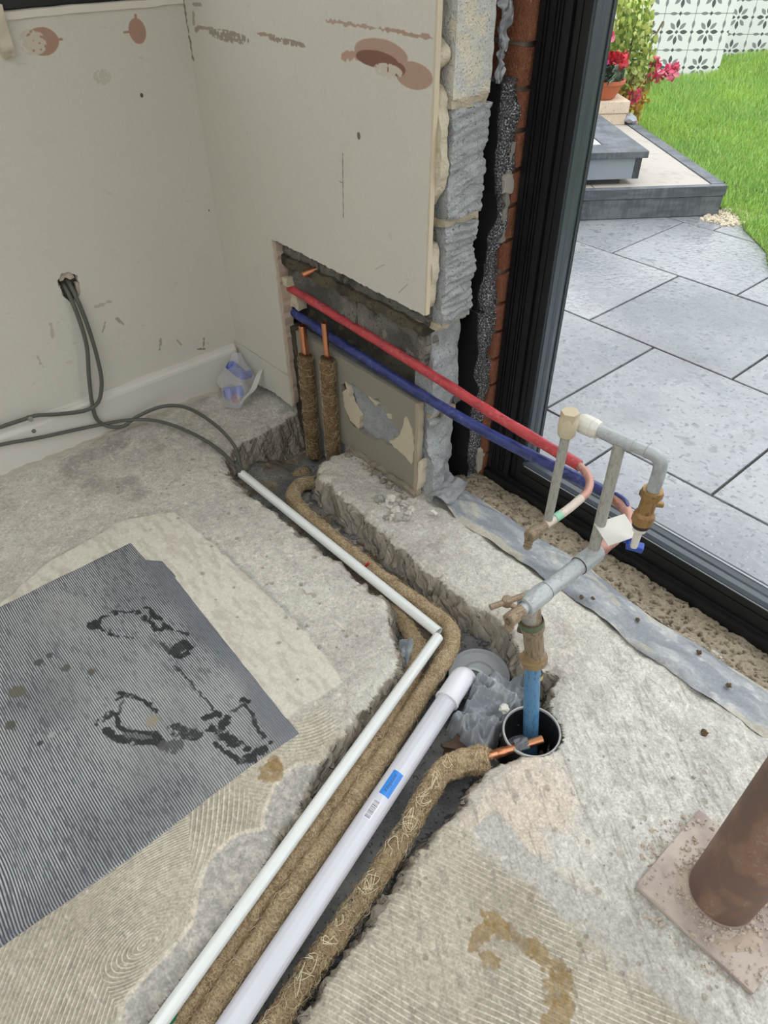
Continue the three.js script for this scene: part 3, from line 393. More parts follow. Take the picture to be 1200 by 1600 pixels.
  part(wallRight, 'foil_membrane', foil, foilM, 'torn silvery membrane');
  part(wallRight, 'foam_smear', roughBox(0.884, 0.902, 0.76, 0.80, -0.238, -0.205, 0.005, rough(48, 0.014, 60)), std(0xb9b4a8, 0.8));
  part(wallRight, 'foam_smear', roughBox(0.886, 0.900, 0.66, 0.86, -0.232, -0.222, 0.006, rough(49, 0.014, 50)), std(0x9b988f, 0.8));
  part(wallRight, 'plaster_scab', roughBox(0.882, 0.90, 0.0, 0.075, -0.245, -0.222, 0.006, rough(50, 0.014, 60)), std(0xc4bcaa, 0.9));
  // outer leaf of orange brick
  const brickTex = colorTex(256, 256, (u, v) => { const a = tfbm(u, v, 8, 4, 601), b = tn(u, v, 100, 602); let c = mix3([134, 84, 62], [168, 108, 78], a); if (b > 0.86) c = mix3(c, [206, 180, 150], 0.6); if (b < 0.1) c = mix3(c, [84, 50, 36], 0.6); return c; }, 6);
  const brickM = std(0xffffff, 0.93, { map: brickTex, bumpMap: blockBump, bumpScale: 0.003 });
  for (let k = 0; k < 30; k++) { const y0 = -0.015 + k * 0.075, s = k * 13 + 3, odd = k % 2; part(wallRight, 'brick', roughBox(odd ? 0.69 : 0.80, 0.897 + hash(k, 1, 5) * 0.006, y0, y0 + 0.065, -0.335, -0.2385 + hash(k, 2, 5) * 0.003, 0.016, (x, y, z) => [(noise3(x * 40, y * 40, z * 40, s) - 0.5) * 0.004, (noise3(x * 30, y * 30, z * 30, s + 1) - 0.5) * 0.004, (noise3(x * 30, y * 30, z * 30, s + 2) - 0.5) * 0.004]), brickM); }
  part(wallRight, 'brick_mortar', box(0.60, 0.889, -0.03, 2.3, -0.332, -0.24), std(0x8d8478, 0.95));
  // the rest of the wall: over the door and beyond it
  part(wallRight, 'lintel_wall', box(0.896, 4.2, 2.22, 2.45, -0.34, 0.0), paintM); part(wallRight, 'plaster', box(4.1, 5.3, 0, 2.45, -0.34, 0.0), paintM);
  part(wallRight, 'outer_brickwork', box(-0.3, 0.6, -0.03, 2.45, -0.335, -0.231), brickM); part(wallRight, 'block_core', box(0.0, 0.55, 0.72, 2.4, -0.14, -0.035), darkBlockM);
}
// the rest of the room, out of the picture
const roomBack = struct('wall_front', 'plain painted wall behind the camera', 'wall'); part(roomBack, 'plaster', box(-0.3, 5.3, 0, 2.45, 4.5, 4.7), paintM);
const roomEnd = struct('wall_end', 'plain painted wall at the far side of the room', 'wall'); for (const b of [[0, 2.45, -0.0, 0.5], [0, 2.45, 4.0, 4.5], [2.2, 2.45, 0.5, 4.0]]) part(roomEnd, 'plaster', box(5.0, 5.3, b[0], b[1], b[2], b[3]), paintM);
const win3 = struct('window_3', 'wide garden window at the far side of the room', 'window');
for (let k = 0; k < 4; k++) part(win3, 'stile', box(5.06, 5.14, 0, 2.2, 0.5 + k * 1.1434, 0.57 + k * 1.1434), frameM);
part(win3, 'rail', box(5.06, 5.14, 0, 0.08, 0.57, 3.93), frameM); part(win3, 'pane', box(5.098, 5.102, 0.08, 2.2, 0.57, 3.93), glassM);
const RL = { x0: 0.7, x1: 3.9, z0: 0.7, z1: 3.6 };
const ceiling = struct('ceiling', 'white ceiling with a rooflight', 'ceiling');
for (const b of [[-0.3, RL.x0, -0.34, 4.7], [RL.x1, 5.3, -0.34, 4.7], [RL.x0, RL.x1, -0.34, RL.z0], [RL.x0, RL.x1, RL.z1, 4.7]]) part(ceiling, 'plasterboard', box(b[0], b[1], 2.45, 2.65, b[2], b[3]), paintM);
const roof = struct('window_2', 'rooflight in the ceiling', 'window');
part(roof, 'pane', box(RL.x0, RL.x1, 2.62, 2.626, RL.z0, RL.z1), glassM);
for (let k = 0; k < 4; k++) { const x = mix(RL.x0, RL.x1 - 0.05, k / 3); part(roof, 'glazing_bar', rbox(x, x + 0.05, 2.60, 2.66, RL.z0, RL.z1, 0.004), frameM); }

// ------------------------------------------------------------------ glazed door
const door = struct('door_1', 'black aluminium glazed door with a low bottom track', 'door');
const beadM = phys(0x434c53, 0.25, { clearcoat: 0.4 }), gasketM = std(0x9fa6ab, 0.35), DX1 = 4.1;
{
  // outer jamb: grooved extrusion standing beside the brick
  const pr = [[0.908, -0.335], [0.908, -0.250]]; for (const gx of [0.922, 0.930, 0.947, 0.955, 0.963]) pr.push([gx, -0.250], [gx, -0.2535], [gx + 0.003, -0.2535], [gx + 0.003, -0.250]);
  pr.push([0.984, -0.250], [0.984, -0.335]);
  const up = (pts, h, y0) => { const g = new THREE.ExtrudeGeometry(shapeOf(pts.map(([x, z]) => [x, -z])), { depth: h, bevelEnabled: false }); g.rotateX(-Math.PI / 2); return boxUV(tr(g, 0, y0, 0)); };
  part(door, 'jamb', up(pr, 2.2, 0.0), frameM);
  part(door, 'jamb', box(DX1 - 0.09, DX1, 0, 2.2, -0.335, -0.25), frameM);
  part(door, 'head_rail', box(0.908, DX1, 2.12, 2.22, -0.335, -0.25), frameM);
  // sash
  part(door, 'stile', up([[0.986, -0.33], [0.986, -0.258], [1.000, -0.258], [1.000, -0.2605], [1.003, -0.2605], [1.003, -0.258], [1.022, -0.258], [1.022, -0.33]], 2.10, 0.022), frameM);
  part(door, 'glazing_bead', up([[1.022, -0.30], [1.022, -0.2575], [1.0255, -0.2575], [1.0265, -0.2590], [1.028, -0.2575], [1.030, -0.2575], [1.032, -0.270], [1.0335, -0.272], [1.036, -0.280], [1.037, -0.30]], 1.98, 0.098), beadM);
  part(door, 'gasket', up([[1.037, -0.301], [1.037, -0.294], [1.0395, -0.294], [1.0395, -0.301]], 1.98, 0.098), std(0x33383d, 0.5));
  const along = (pts, x0, x1) => { const g = new THREE.ExtrudeGeometry(shapeOf(pts.map(([z, y]) => [-z, y])), { depth: x1 - x0, bevelEnabled: false }); g.rotateY(Math.PI / 2); return boxUV(tr(g, x0, 0, 0)); };
  // extruded along +x: shape x = -z
  part(door, 'track', along([[-0.335, -0.03], [-0.240, -0.03], [-0.238, 0.008], [-0.2385, 0.0115], [-0.249, 0.0125], [-0.250, 0.022], [-0.335, 0.022]], 0.908, DX1), frameM);
  part(door, 'bottom_rail', along([[-0.33, 0.022], [-0.256, 0.022], [-0.256, 0.055], [-0.2585, 0.0555], [-0.2585, 0.058], [-0.256, 0.0585], [-0.256, 0.080], [-0.33, 0.080]], 1.022, DX1 - 0.09), frameM);
  part(door, 'glazing_bead', along([[-0.30, 0.080], [-0.2575, 0.080], [-0.2575, 0.084], [-0.266, 0.089], [-0.278, 0.092], [-0.281, 0.096], [-0.292, 0.100], [-0.30, 0.100]], 1.022, DX1 - 0.09), beadM);
  part(door, 'gasket', along([[-0.2572, 0.079], [-0.2555, 0.079], [-0.2555, 0.0815], [-0.2572, 0.0815]], 1.03, DX1 - 0.09), gasketM, 'pale strip under the glazing bead');
  part(door, 'gasket', along([[-0.299, 0.1], [-0.2945, 0.1], [-0.2945, 0.1025], [-0.299, 0.1025]], 1.06, DX1 - 0.09), gasketM);
  part(door, 'pane', box(1.036, 2.50, 0.096, 2.10, -0.303, -0.299), glassM);
  part(door, 'pane', box(2.60, DX1 - 0.09, 0.096, 2.10, -0.303, -0.299), glassM);
  part(door, 'stile', box(2.50, 2.60, 0.03, 2.12, -0.33, -0.256), frameM);
}
const out1 = struct('door_2', 'aluminium threshold outside the glazed door', 'threshold'); part(out1, 'threshold', rbox(0.9, DX1, -0.06, 0.004, -0.37, -0.335, 0.003), std(0x4a4e52, 0.5));

// ------------------------------------------------------------------ strip of mortar and membrane along the door
{
  const W = 1.45, sandTex = colorTex(2048, 256, (u, v) => { const x = u * W, z = v * 0.12, a = fbm(x * 24, z * 24, 3, 701), b = fbm(x * 150, z * 210, 2, 702), g = noise(x * 500, z * 500, 703); let c = mix3([138, 127, 107], [166, 155, 134], a); c = mix3(c, [92, 82, 66], 0.7 * ss(0.36, 0.28, b)); const q = 1 + (g - 0.5) * 0.2; return [c[0] * q, c[1] * q, c[2] * q]; });
  const g = patch(0.86, 0.86 + W, -0.262, -0.142, 480, 42, (x, z) => { const crack = ss(0.36, 0.27, fbm((x - 0.86) * 150, (z + 0.262) * 210, 2, 702)); return -0.010 + (fbm(x * 30, z * 30, 3, 711) - 0.5) * 0.018 + (fbm(x * 130, z * 130, 2, 712) - 0.5) * 0.007 - crack * 0.010 - 0.014 * ss(-0.235, -0.25, z); });
  part(floor, 'mortar_strip', g, std(0xffffff, 0.97, { map: sandTex }), 'sandy mortar bed full of small holes along the door track');
  const dpmTex = colorTex(2048, 256, (u, v) => { const x = u * 1.4, z = v * 0.16, a = fbm(x * 12, z * 26, 4, 721), b = fbm(x * 50, z * 50, 3, 722), d = noise(x * 260, z * 260, 723); let c = mix3([132, 137, 142], [160, 163, 165], ss(0.35, 0.62, a)); c = mix3(c, [192, 192, 188], 0.8 * ss(0.55, 0.72, b * 0.6 + a * 0.4)); c = mix3(c, [182, 176, 160], 0.9 * ss(0.62, 0.75, fbm(x * 9 + 4, z * 14, 3, 724) + (v > 0.86 ? 0.14 : 0) + (v < 0.06 ? 0.12 : 0))); const q = 1 + (d - 0.5) * 0.12; return [c[0] * q, c[1] * q, c[2] * q]; });
  const zU = (x) => -0.142 + (fbm(x * 6, 1, 3, 731) - 0.5) * 0.03 + 0.006 * Math.sin(x * 9), zL = (x) => -0.030 + (fbm(x * 11, 4, 4, 732) - 0.5) * 0.03 - 0.03 * ss(1.02, 0.9, x);
  const sheet = patch(0, 1, 0, 1, 300, 36, (u, v) => { const x = 0.875 + u * 1.4, z = mix(zU(x), zL(x), v), fold = (fbm(x * 9 + z * 14, z * 20, 3, 741) - 0.5) * 0.014 + Math.pow(noise(x * 16 + z * 30, z * 9 - x * 4, 743), 4) * 0.018; return [x, 0.008 + fold * Math.sin(clamp(v) * Math.PI) ** 0.4 - 0.011 * ss(0.35, 0.0, v) + 0.035 * ss(0.93, 0.875, x) * (1 - v) - 0.004 * ss(0.85, 1, v), z]; });
  solo('damp_proof_membrane', 'dusty blue-grey plastic membrane strip on the slab along the door', 'plastic sheet', sheet, std(0xffffff, 0.55, { map: dpmTex, side: THREE.DoubleSide }));
  // curled flap by the foot of the broken blocks
  const flap = patch(0, 1, 0, 1, 26, 18, (u, v) => [0.872 + u * 0.075 + v * 0.012, 0.010 + 0.03 * Math.pow(1 - v, 2) + 0.016 * Math.sin(u * 3.1) * v + (noise(u * 7, v * 7, 2) - 0.5) * 0.012, -0.11 + v * 0.080 - u * 0.02]);
  solo('membrane_flap', 'curled corner of grey membrane at the foot of the broken blocks', 'plastic sheet', flap, std(0x8a8c8c, 0.6, { side: THREE.DoubleSide }));
}

// ------------------------------------------------------------------ outdoors: wet slabs, lawn, raised deck, tiled wall
{
  const patio = struct('patio', 'wet grey paving slabs outside the door', 'patio');
  const slabTex = colorTex(1024, 1024, (u, v) => { const a = tfbm(u, v, 3, 4, 801), b = tfbm(u, v, 40, 3, 802), d = tn(u, v, 220, 803); let c = mix3([126, 130, 134], [152, 155, 157], ss(0.3, 0.7, a * 0.7 + b * 0.3)); c = mix3(c, [104, 109, 114], 0.5 * ss(0.66, 0.76, b)); if (d > 0.9) c = mix3(c, [176, 178, 177], 0.5); if (tn(u, v, 130, 804) > 0.86) c = mix3(c, [92, 96, 100], 0.6); return c; }, 0.8);
  const slabRough = greyTex(512, 512, (u, v) => mix(0.06, 0.34, ss(0.35, 0.65, tfbm(u, v, 5, 4, 811))), 0.8);
  const slabBump = greyTex(1024, 1024, (u, v) => 0.5 + (tfbm(u, v, 9, 4, 821) - 0.5) * 0.5 + (tfbm(u, v, 90, 2, 822) - 0.5) * 0.4, 0.8);
  const slabMs = [0xffffff, 0xf2f3f4, 0xe6e8ea].map((c) => std(c, 1, { map: slabTex, roughnessMap: slabRough, bumpMap: slabBump, bumpScale: 0.005 }));
  const rows = [[-0.372, -0.628, [-0.65, -0.05, 0.47, 1.08, 1.69, 2.30, 2.9, 3.5, 4.1]], [-0.636, -1.246, [-0.98, -0.39, 0.21, 0.812, 1.392, 2.0, 2.6, 3.2, 3.8]], [-1.254, -1.882, [-1.28, -0.68, -0.08, 0.522, 1.114, 1.72, 2.32, 2.92]], [-1.890, -2.49, [-1.03, -0.43, 0.177, 0.787, 1.39, 2.0, 2.6]], [-2.50, -3.1, [-1.5, -0.9, -0.27, 0.335, 0.93, 1.53]]];
  rows.forEach(([zb, za, xs], r) => { for (let k = 0; k + 1 < xs.length; k++) { const g = rbox(xs[k] + 0.004, xs[k + 1] - 0.004, -0.045, -0.002 + (hash(k, r, 3) - 0.5) * 0.002, za, zb, 0.003); part(patio, 'paving_slab', g, slabMs[(k * 2 + r) % 3]); } });
  part(patio, 'joint_bed', box(-2.5, 5, -0.1, -0.012, -3.2, -0.36), std(0x33322f, 0.9));
  const ground = struct('ground', 'soil beneath the garden', 'ground'); part(ground, 'soil', box(-14, 14, -0.6, -0.09, -16, -0.36), std(0x5a4f38, 1)); part(ground, 'soil', box(-14, -0.31, -0.6, -0.05, -0.36, 10), std(0x6a6a60, 1)); part(ground, 'soil', box(5.3, 14, -0.6, -0.05, -0.36, 10), std(0x8a8a84, 1)); part(ground, 'soil', box(-0.31, 5.3, -0.6, -0.05, 4.8, 10), std(0x8a8a84, 1));

  // lawn
  const lawnPoly = [[0.36, -2.72], [0.43, -2.61], [0.55, -2.50], [0.654, -2.40], [0.72, -2.28], [0.86, -2.14], [1.2, -1.95], [2.2, -1.6], [5, -1.0], [5, -8.9], [0.75, -8.9], [-1.9, -5.95], [-1.47, -5.62], [-1.83, -5.18], [-1.65, -4.3], [-0.98, -3.66], [0.21, -2.80]];
  const lawnY = (x, z) => 0.012 + 0.075 * ss(-3.4, -5.6, z) * ss(-2.2, -1.2, x) + 0.075 * ss(-5.4, -6.4, z);
  const shp = shapeOf(lawnPoly.map(([x, z]) => [x, -z])), lg = new THREE.ExtrudeGeometry(shp, { depth: 0.05, bevelEnabled: false }); lg.rotateX(-Math.PI / 2); lg.translate(0, -0.045, 0);
  const lawn = thing('lawn', 'bright green lawn beyond the wet paving', 'lawn'); lawn.userData.kind = 'stuff';
  part(lawn, 'turf', lg, std(0x4c6a1c, 1));
  part(lawn, 'turf', patch(-2.2, 2.2, -6.9, -3.2, 30, 30, (x, z) => polyDist(lawnPoly, x, z) < -0.02 ? lawnY(x, z) : -0.05), std(0x4c6a1c, 1));
  const blade = new THREE.BufferGeometry(); blade.setAttribute('position', new THREE.Float32BufferAttribute([-0.5, 0, 0, 0.5, 0, 0, 0.35, 0.55, 0.12, -0.35, 0.55, 0.12, 0.0, 1, 0.42], 3)); blade.setIndex([0, 1, 2, 0, 2, 3, 3, 2, 4]); blade.computeVertexNormals();
  const rn = rngOf(42), N = 120000, inst = new THREE.InstancedMesh(blade, phys(0xffffff, 0.6, { side: THREE.DoubleSide, transmission: 0.25, thickness: 0 }), N), m = new THREE.Matrix4(), q = new THREE.Quaternion(), e = new THREE.Euler(), col = new THREE.Color();
  let k = 0; while (k < N) { const x = -2.0 + rn() * 4.4, z = -6.9 + rn() * 5.2; if (polyDist(lawnPoly, x, z) > 0.012) continue; if (x > 1.4 && rn() < 0.5) continue; const h = (0.024 + rn() * 0.026) * (z < -4.2 ? 1.25 : 1); e.set((rn() - 0.5) * 0.9, rn() * 6.283, (rn() - 0.5) * 0.9); m.compose(V(x, lawnY(x, z) - 0.002, z), q.setFromEuler(e), V(0.0032 + rn() * 0.002, h, h)); inst.setMatrixAt(k, m); const n = fbm(x * 2.2, z * 2.2, 3, 5), t = rn(); col.setRGB(mix(0.20, 0.42, clamp(n * 0.8 + t * 0.4)), mix(0.38, 0.66, clamp(n * 0.7 + t * 0.5)), mix(0.05, 0.13, t)); if (rn() < 0.03) col.setRGB(0.5, 0.45, 0.18); inst.setColorAt(k, col); k++; }
  inst.name = 'grass_blades'; inst.userData.kind = 'stuff'; inst.castShadow = inst.receiveShadow = true; lawn.add(inst);
  // pale gravel wedge by the deck corner
  const gr = new THREE.InstancedMesh(pebble(5, 1, 0.7), std(0xc9bfa8, 0.9), 420); k = 0; while (k < 420) { const x = 0.21 + rn() * 0.20, z = -2.86 + rn() * 0.28; if (x + (z + 2.60) * 0.5 > 0.36) continue; m.compose(V(x, -0.002 + rn() * 0.006, z), q.setFromEuler(e.set(rn() * 3, rn() * 3, rn() * 3)), V(1, 1, 1).multiplyScalar(0.004 + rn() * 0.007)); gr.setMatrixAt(k++, m); }
  gr.name = 'gravel'; gr.userData = { kind: 'stuff', label: 'pale gravel between deck corner and lawn', category: 'gravel' }; gr.castShadow = gr.receiveShadow = true; scene.add(gr);

  // raised deck, front corner turned towards the house
  const DA = -2.197, deck = struct('raised_deck', 'low raised deck of pale tiles edged with grey boards', 'deck'); deck.position.set(0.24, 0, -2.705); deck.rotation.y = DA;
  const compTex = colorTex(512, 128, (u, v) => { const s = tfbm(u, v, 8, 3, 831), l = tn(u, v * 0.2, 64, 832) * 0.5 + tn(u * 0.1, v, 64, 833) * 0.5; return mix3([70, 76, 82], [100, 106, 112], ss(0.3, 0.7, s * 0.5 + l * 0.5)); }, 2);
  const boardM2 = std(0xffffff, 0.6, { map: compTex }), boardD = std(0xb6babd, 0.6, { map: compTex });
  const creamT = std(0xb4b1ab, 0.7, { map: colorTex(256, 256, (u, v) => { const a = tfbm(u, v, 4, 4, 841), b = tfbm(u, v, 30, 2, 842); return mix3([240, 236, 230], [208, 202, 194], ss(0.5, 0.85, a * 0.6 + b * 0.4)); }, 1.5) });
  part(deck, 'fascia_board', rbox(0, 3, 0.0, 0.094, 0, 0.022, 0.002), boardM2); part(deck, 'edge_board', rbox(-0.006, 3, 0.096, 0.145, -0.006, 0.03, 0.003), boardM2);
  part(deck, 'fascia_board', rbox(0, 0.022, 0.0, 0.094, 0.024, 1.62, 0.002), boardM2); part(deck, 'edge_board', rbox(-0.006, 0.062, 0.096, 0.147, 0.032, 1.62, 0.003), boardM2);
  for (let i = 0; i < 3; i++) for (let j = 0; j < 3; j++) part(deck, 'deck_tile', rbox(0.066 + i * 0.6, 0.066 + i * 0.6 + 0.596, 0.12, 0.143, 0.034 + j * 0.56, 0.034 + j * 0.56 + 0.556, 0.002), creamT);
  part(deck, 'deck_core', box(0.03, 2.95, -0.04, 0.118, 0.03, 1.6), std(0x4a4843, 0.9));
  const step = thing('garden_step', 'dark grey boarded garden step standing on the pale deck', 'step', [0.24, 0.0, -2.705]); step.rotation.y = DA;
  part(step, 'base', box(0.52, 2.4, 0.143, 0.172, 0.09, 0.82), std(0x2a2d30, 0.8));
  part(step, 'fascia', rbox(0.47, 2.4, 0.172, 0.268, 0.062, 0.082, 0.002), std(0x8d979f, 0.5), 'pale grey fascia'); part(step, 'corner_post', rbox(0.437, 0.47, 0.172, 0.268, 0.060, 0.095, 0.003), boardD); part(step, 'fascia', rbox(0.44, 0.458, 0.172, 0.268, 0.097, 0.85, 0.002), boardM2);
  part(step, 'tread_board', rbox(0.415, 2.4, 0.270, 0.302, 0.045, 0.19, 0.004), boardM2); part(step, 'tread_board', rbox(0.415, 0.60, 0.270, 0.302, 0.193, 0.87, 0.004), boardM2); part(step, 'tread_infill', rbox(0.603, 2.4, 0.265, 0.298, 0.193, 0.87, 0.003), std(0xb9bcbc, 0.6));
  const dl = (X, Y, Z) => [0.24 - 0.586 * X - 0.81 * Z, Y, -2.705 + 0.81 * X - 0.586 * Z];

  // patterned tile wall: every tile a piece with its printed flower
  const tileTex = canvasTex(512, 512, (c, w) => {
    c.fillStyle = '#e9ebe9'; c.fillRect(0, 0, w, w);
    const leaf = (x, y, ang, L, W, colr) => { c.save(); c.translate(x, y); c.rotate(ang); c.beginPath(); c.moveTo(0, -L / 2); c.quadraticCurveTo(W, 0, 0, L / 2); c.quadraticCurveTo(-W, 0, 0, -L / 2); c.fillStyle = colr; c.fill(); c.restore(); };
    const dia = (x, y, s, colr) => { c.save(); c.translate(x, y); c.rotate(Math.PI / 4); c.fillStyle = colr; c.fillRect(-s / 2, -s / 2, s, s); c.restore(); };
    const D = '#4a4f51', G = '#868b8c', h = w / 2;
    for (let k = 0; k < 8; k++) { const a = k * Math.PI / 4; leaf(h + Math.sin(a) * 118, h - Math.cos(a) * 118, a, 130, 60, k % 2 ? G : D); }
    dia(h, h, 44, D); c.strokeStyle = G; c.lineWidth = 7; c.strokeRect(0, 0, w, w);
    for (const [x, y, v] of [[h, 0, 0], [h, w, 0], [0, h, 1], [w, h, 1]]) { dia(x, y, 42, D); for (const s of [-1, 1]) v ? leaf(x, y + s * 108, 0, 128, 44, G) : leaf(x + s * 108, y, Math.PI / 2, 128, 44, G); }
  });
  const tileM = std(0xffffff, 0.45, { map: tileTex }), tileG = new THREE.BoxGeometry(0.2485, 0.2485, 0.012), tileCut = new THREE.BoxGeometry(0.0535, 0.2485, 0.012); { const u = tileCut.attributes.uv; for (let i = 0; i < u.count; i++) u.setX(i, u.getX(i) * 0.215); }
  const gw = struct('wall_garden', 'white garden wall of tiles printed with grey flowers', 'wall'), ang = Math.atan2(0.754, 0.656);
  const dW = [0.656, -0.754], nW = [0.754, 0.656], P0 = [-1.889, -5.2];
  const wallAt = (s, o) => [P0[0] + dW[0] * s + nW[0] * o, P0[1] + dW[1] * s + nW[1] * o];
  const bed = (s0, s1, o, y0, y1) => { const g = new THREE.BoxGeometry(s1 - s0, y1 - y0, 0.15), [x, z] = wallAt((s0 + s1) / 2, o - 0.09); g.rotateY(ang); return tr(g, x, (y0 + y1) / 2, z); };
  const wallM = std(0xe6e4de, 0.8);
  part(gw, 'wall_body', bed(-1.6, 0.64, 0, -0.1, 1.6), wallM); part(gw, 'wall_body', bed(0.45, 4.5, -0.6, -0.1, 1.6), wallM);
  for (let i = -5; i < 3; i++) for (let j = 0; j < 6; j++) { const s = 0.21 + i * 0.25; const cut = s > 0.6; if (i > 2) continue; const [x, z] = wallAt(cut ? 0.6125 : s, 0), t = part(gw, 'tile', cut ? tileCut : tileG, tileM); t.position.set(x, 0.129 + j * 0.25, z); t.rotation.y = ang; }
  for (let i = 0; i < 12; i++) for (let j = 0; j < 6; j++) { const s = 0.685 + i * 0.25, [x, z] = wallAt(s, -0.6), t = part(gw, 'tile', tileG, tileM); t.position.set(x, 0.16 + j * 0.25, z); t.rotation.y = ang; }

  // stone plinth with a bowl of flowers
  const stoneTex = colorTex(256, 256, (u, v) => { const a = tfbm(u, v, 5, 3, 851), b = tn(u, v, 100, 852); const c = mix3([196, 178, 156], [222, 206, 186], a); return b < 0.2 ? mix3(c, [150, 132, 112], 0.6) : c; }, 3);
  const plinth = thing('stone_plinth', 'pale sandstone plinth of two blocks under the flower bowl', 'plinth', dl(0.20, 0.143, 1.37)); plinth.rotation.y = DA;
  const stM = std(0xffffff, 0.9, { map: stoneTex });
  part(plinth, 'block', rbox(-0.12, 0.14, 0, 0.062, -0.12, 0.12, 0.004), stM); part(plinth, 'block', rbox(-0.13, 0.14, 0.064, 0.132, -0.125, 0.12, 0.005), stM);
  const PB = dl(0.225, 0.276, 1.36);
  const pot = thing('flower_bowl', 'terracotta bowl on the sandstone plinth', 'plant pot', PB);
  const terra = std(0xb5623f, 0.8);
  part(pot, 'bowl', turned([0, 0, 0], [0, 1, 0], [[0, 0], [0.075, 0], [0.085, 0.006], [0.105, 0.045], [0.122, 0.078], [0.118, 0.082], [0.10, 0.04], [0, 0.03]], 36), terra); part(pot, 'rim', turned([0, 0, 0], [0, 1, 0], [[0.118, 0.078], [0.130, 0.080], [0.134, 0.086], [0.134, 0.102], [0.130, 0.106], [0.122, 0.104], [0.118, 0.085]], 36), terra);
  part(pot, 'soil', cyl([0, 0.07, 0], [0, 0.09, 0], 0.115, 0.118), std(0x3a2d20, 1));
  const leafG = (L, W, seg = 3) => { const p = [], ix = []; for (let i = 0; i <= seg; i++) { const t = i / seg, w = Math.sin(Math.PI * (0.06 + 0.9 * t)) * W; p.push(-w, t * L, t * t * L * 0.25, w, t * L, t * t * L * 0.25, 0, t * L, t * t * L * 0.25 - W * 0.25); } for (let i = 0; i < seg; i++) { const a = i * 3; ix.push(a, a + 2, a + 3, a + 3, a + 2, a + 5, a + 2, a + 1, a + 5, a + 5, a + 1, a + 4); } const g = new THREE.BufferGeometry(); g.setAttribute('position', new THREE.Float32BufferAttribute(p, 3)); g.setIndex(ix); g.computeVertexNormals(); return g; };
  const scatter = (parent, name, geo, mat, n, fn, seed) => { const o = new THREE.InstancedMesh(geo, mat, n), r = rngOf(seed), mm = new THREE.Matrix4(), qq = new THREE.Quaternion(), ee = new THREE.Euler(), cc = new THREE.Color(); for (let i = 0; i < n; i++) { const [p, rot, s, c] = fn(r, i); mm.compose(V(...p), qq.setFromEuler(ee.set(...rot)), V(s, s, s)); o.setMatrixAt(i, mm); cc.set(c); o.setColorAt(i, cc); } o.name = name; o.userData.kind = 'stuff'; o.castShadow = o.receiveShadow = true; parent.add(o); return o; };
  const leafM = phys(0xffffff, 0.55, { side: THREE.DoubleSide, transmission: 0.3, thickness: 0 });
  const pick = (r, a) => a[(r() * a.length) | 0];
  const cyc = thing('cyclamen', 'cyclamen with red and magenta flowers growing in the terracotta bowl', 'plant', [PB[0], PB[1] + 0.085, PB[2]]);
  scatter(cyc, 'leaves', leafG(0.05, 0.024), leafM, 150, (r) => { const a = r() * 6.28, d = Math.sqrt(r()) * 0.13; return [[Math.cos(a) * d, 0.015 + r() * 0.06, Math.sin(a) * d], [0.6 + r() * 0.9, -a + 1.57, (r() - 0.5)], 0.7 + r() * 0.6, pick(r, ['#3d5b3c', '#57775a', '#7a9580', '#2f4a30', '#8fa596'])]; }, 5);
  const petal = leafG(0.036, 0.013);
  const bloom = (x, y, z, cols, n, rr, s) => { const f = scatter(cyc, 'flower_head', petal, leafM, n, (r) => [[x + (r() - 0.5) * rr, y + (r() - 0.5) * rr * 0.8, z + (r() - 0.5) * rr], [(r() - 0.5) * 2.2, r() * 6.28, (r() - 0.5) * 2], 0.7 + r() * 0.6, pick(r, cols)], s); part(cyc, 'stem', cyl([x * 0.5, 0, z * 0.5], [x, y, z], 0.003), std(0x6d7a45, 0.7)); return f; };
  const RED = ['#c3122d', '#d81f35', '#e0384b', '#a90f28'], MAG = ['#b5127e', '#c92a93', '#d64aa5', '#8d1470'], PNK = ['#d11a55', '#e0447a', '#e66a8c', '#f08aa0'];
  for (const [s, yy, o, cols, n] of [[-0.01, 0.115, 0.05, RED, 40], [0.04, 0.12, 0.05, RED, 44], [0.085, 0.11, 0.04, RED, 40], [0.06, 0.085, 0.08, RED, 30], [-0.085, 0.125, 0.05, MAG, 44], [-0.05, 0.10, 0.08, MAG, 30], [-0.06, 0.24, -0.02, PNK, 30], [-0.02, 0.225, -0.02, PNK, 30]]) bloom(dW[0] * s + nW[0] * o, yy, dW[1] * s + nW[1] * o, cols, n, 0.05, Math.round(s * 1000 + yy * 999));
  const sh = dl(-0.05, 0.02, 1.62), shrub = thing('flowering_shrub', 'leafy yellow-green shrub with pink flowers behind the terracotta bowl', 'shrub', sh);
  for (let i = 0; i < 5; i++) part(shrub, 'stem', sweep([[0, -0.02, 0], [(i - 2) * 0.03, 0.3, 0.02 * i], [(i - 2) * 0.05, 0.62, -0.02 * i]], 0.006, 12, 6), std(0x6b5a3c, 0.9));
  scatter(shrub, 'leaves', leafG(0.034, 0.013), leafM, 2100, (r, i) => { const y = Math.pow(r(), 0.9) * 0.74, w = 0.075 + 0.11 * Math.sin(clamp(y / 0.8) * 2.6), a = r() * 6.28, d = Math.sqrt(r()) * w, s = -0.02 - 0.12 * ss(0.2, 0.75, y) + 0.02; const low = y < 0.27; return [[dW[0] * s + Math.cos(a) * d, y, dW[1] * s + Math.sin(a) * d], [r() * 2 - 0.3, r() * 6.28, (r() - 0.5) * 2], 0.7 + r() * 0.7, low ? pick(r, ['#d9c13a', '#e4b93c', '#c98a2f', '#b7b53a', '#e8d774']) : pick(r, ['#93ad45', '#b4c65c', '#c9d376', '#7c9a3c', '#d3d98e'])]; }, 9);
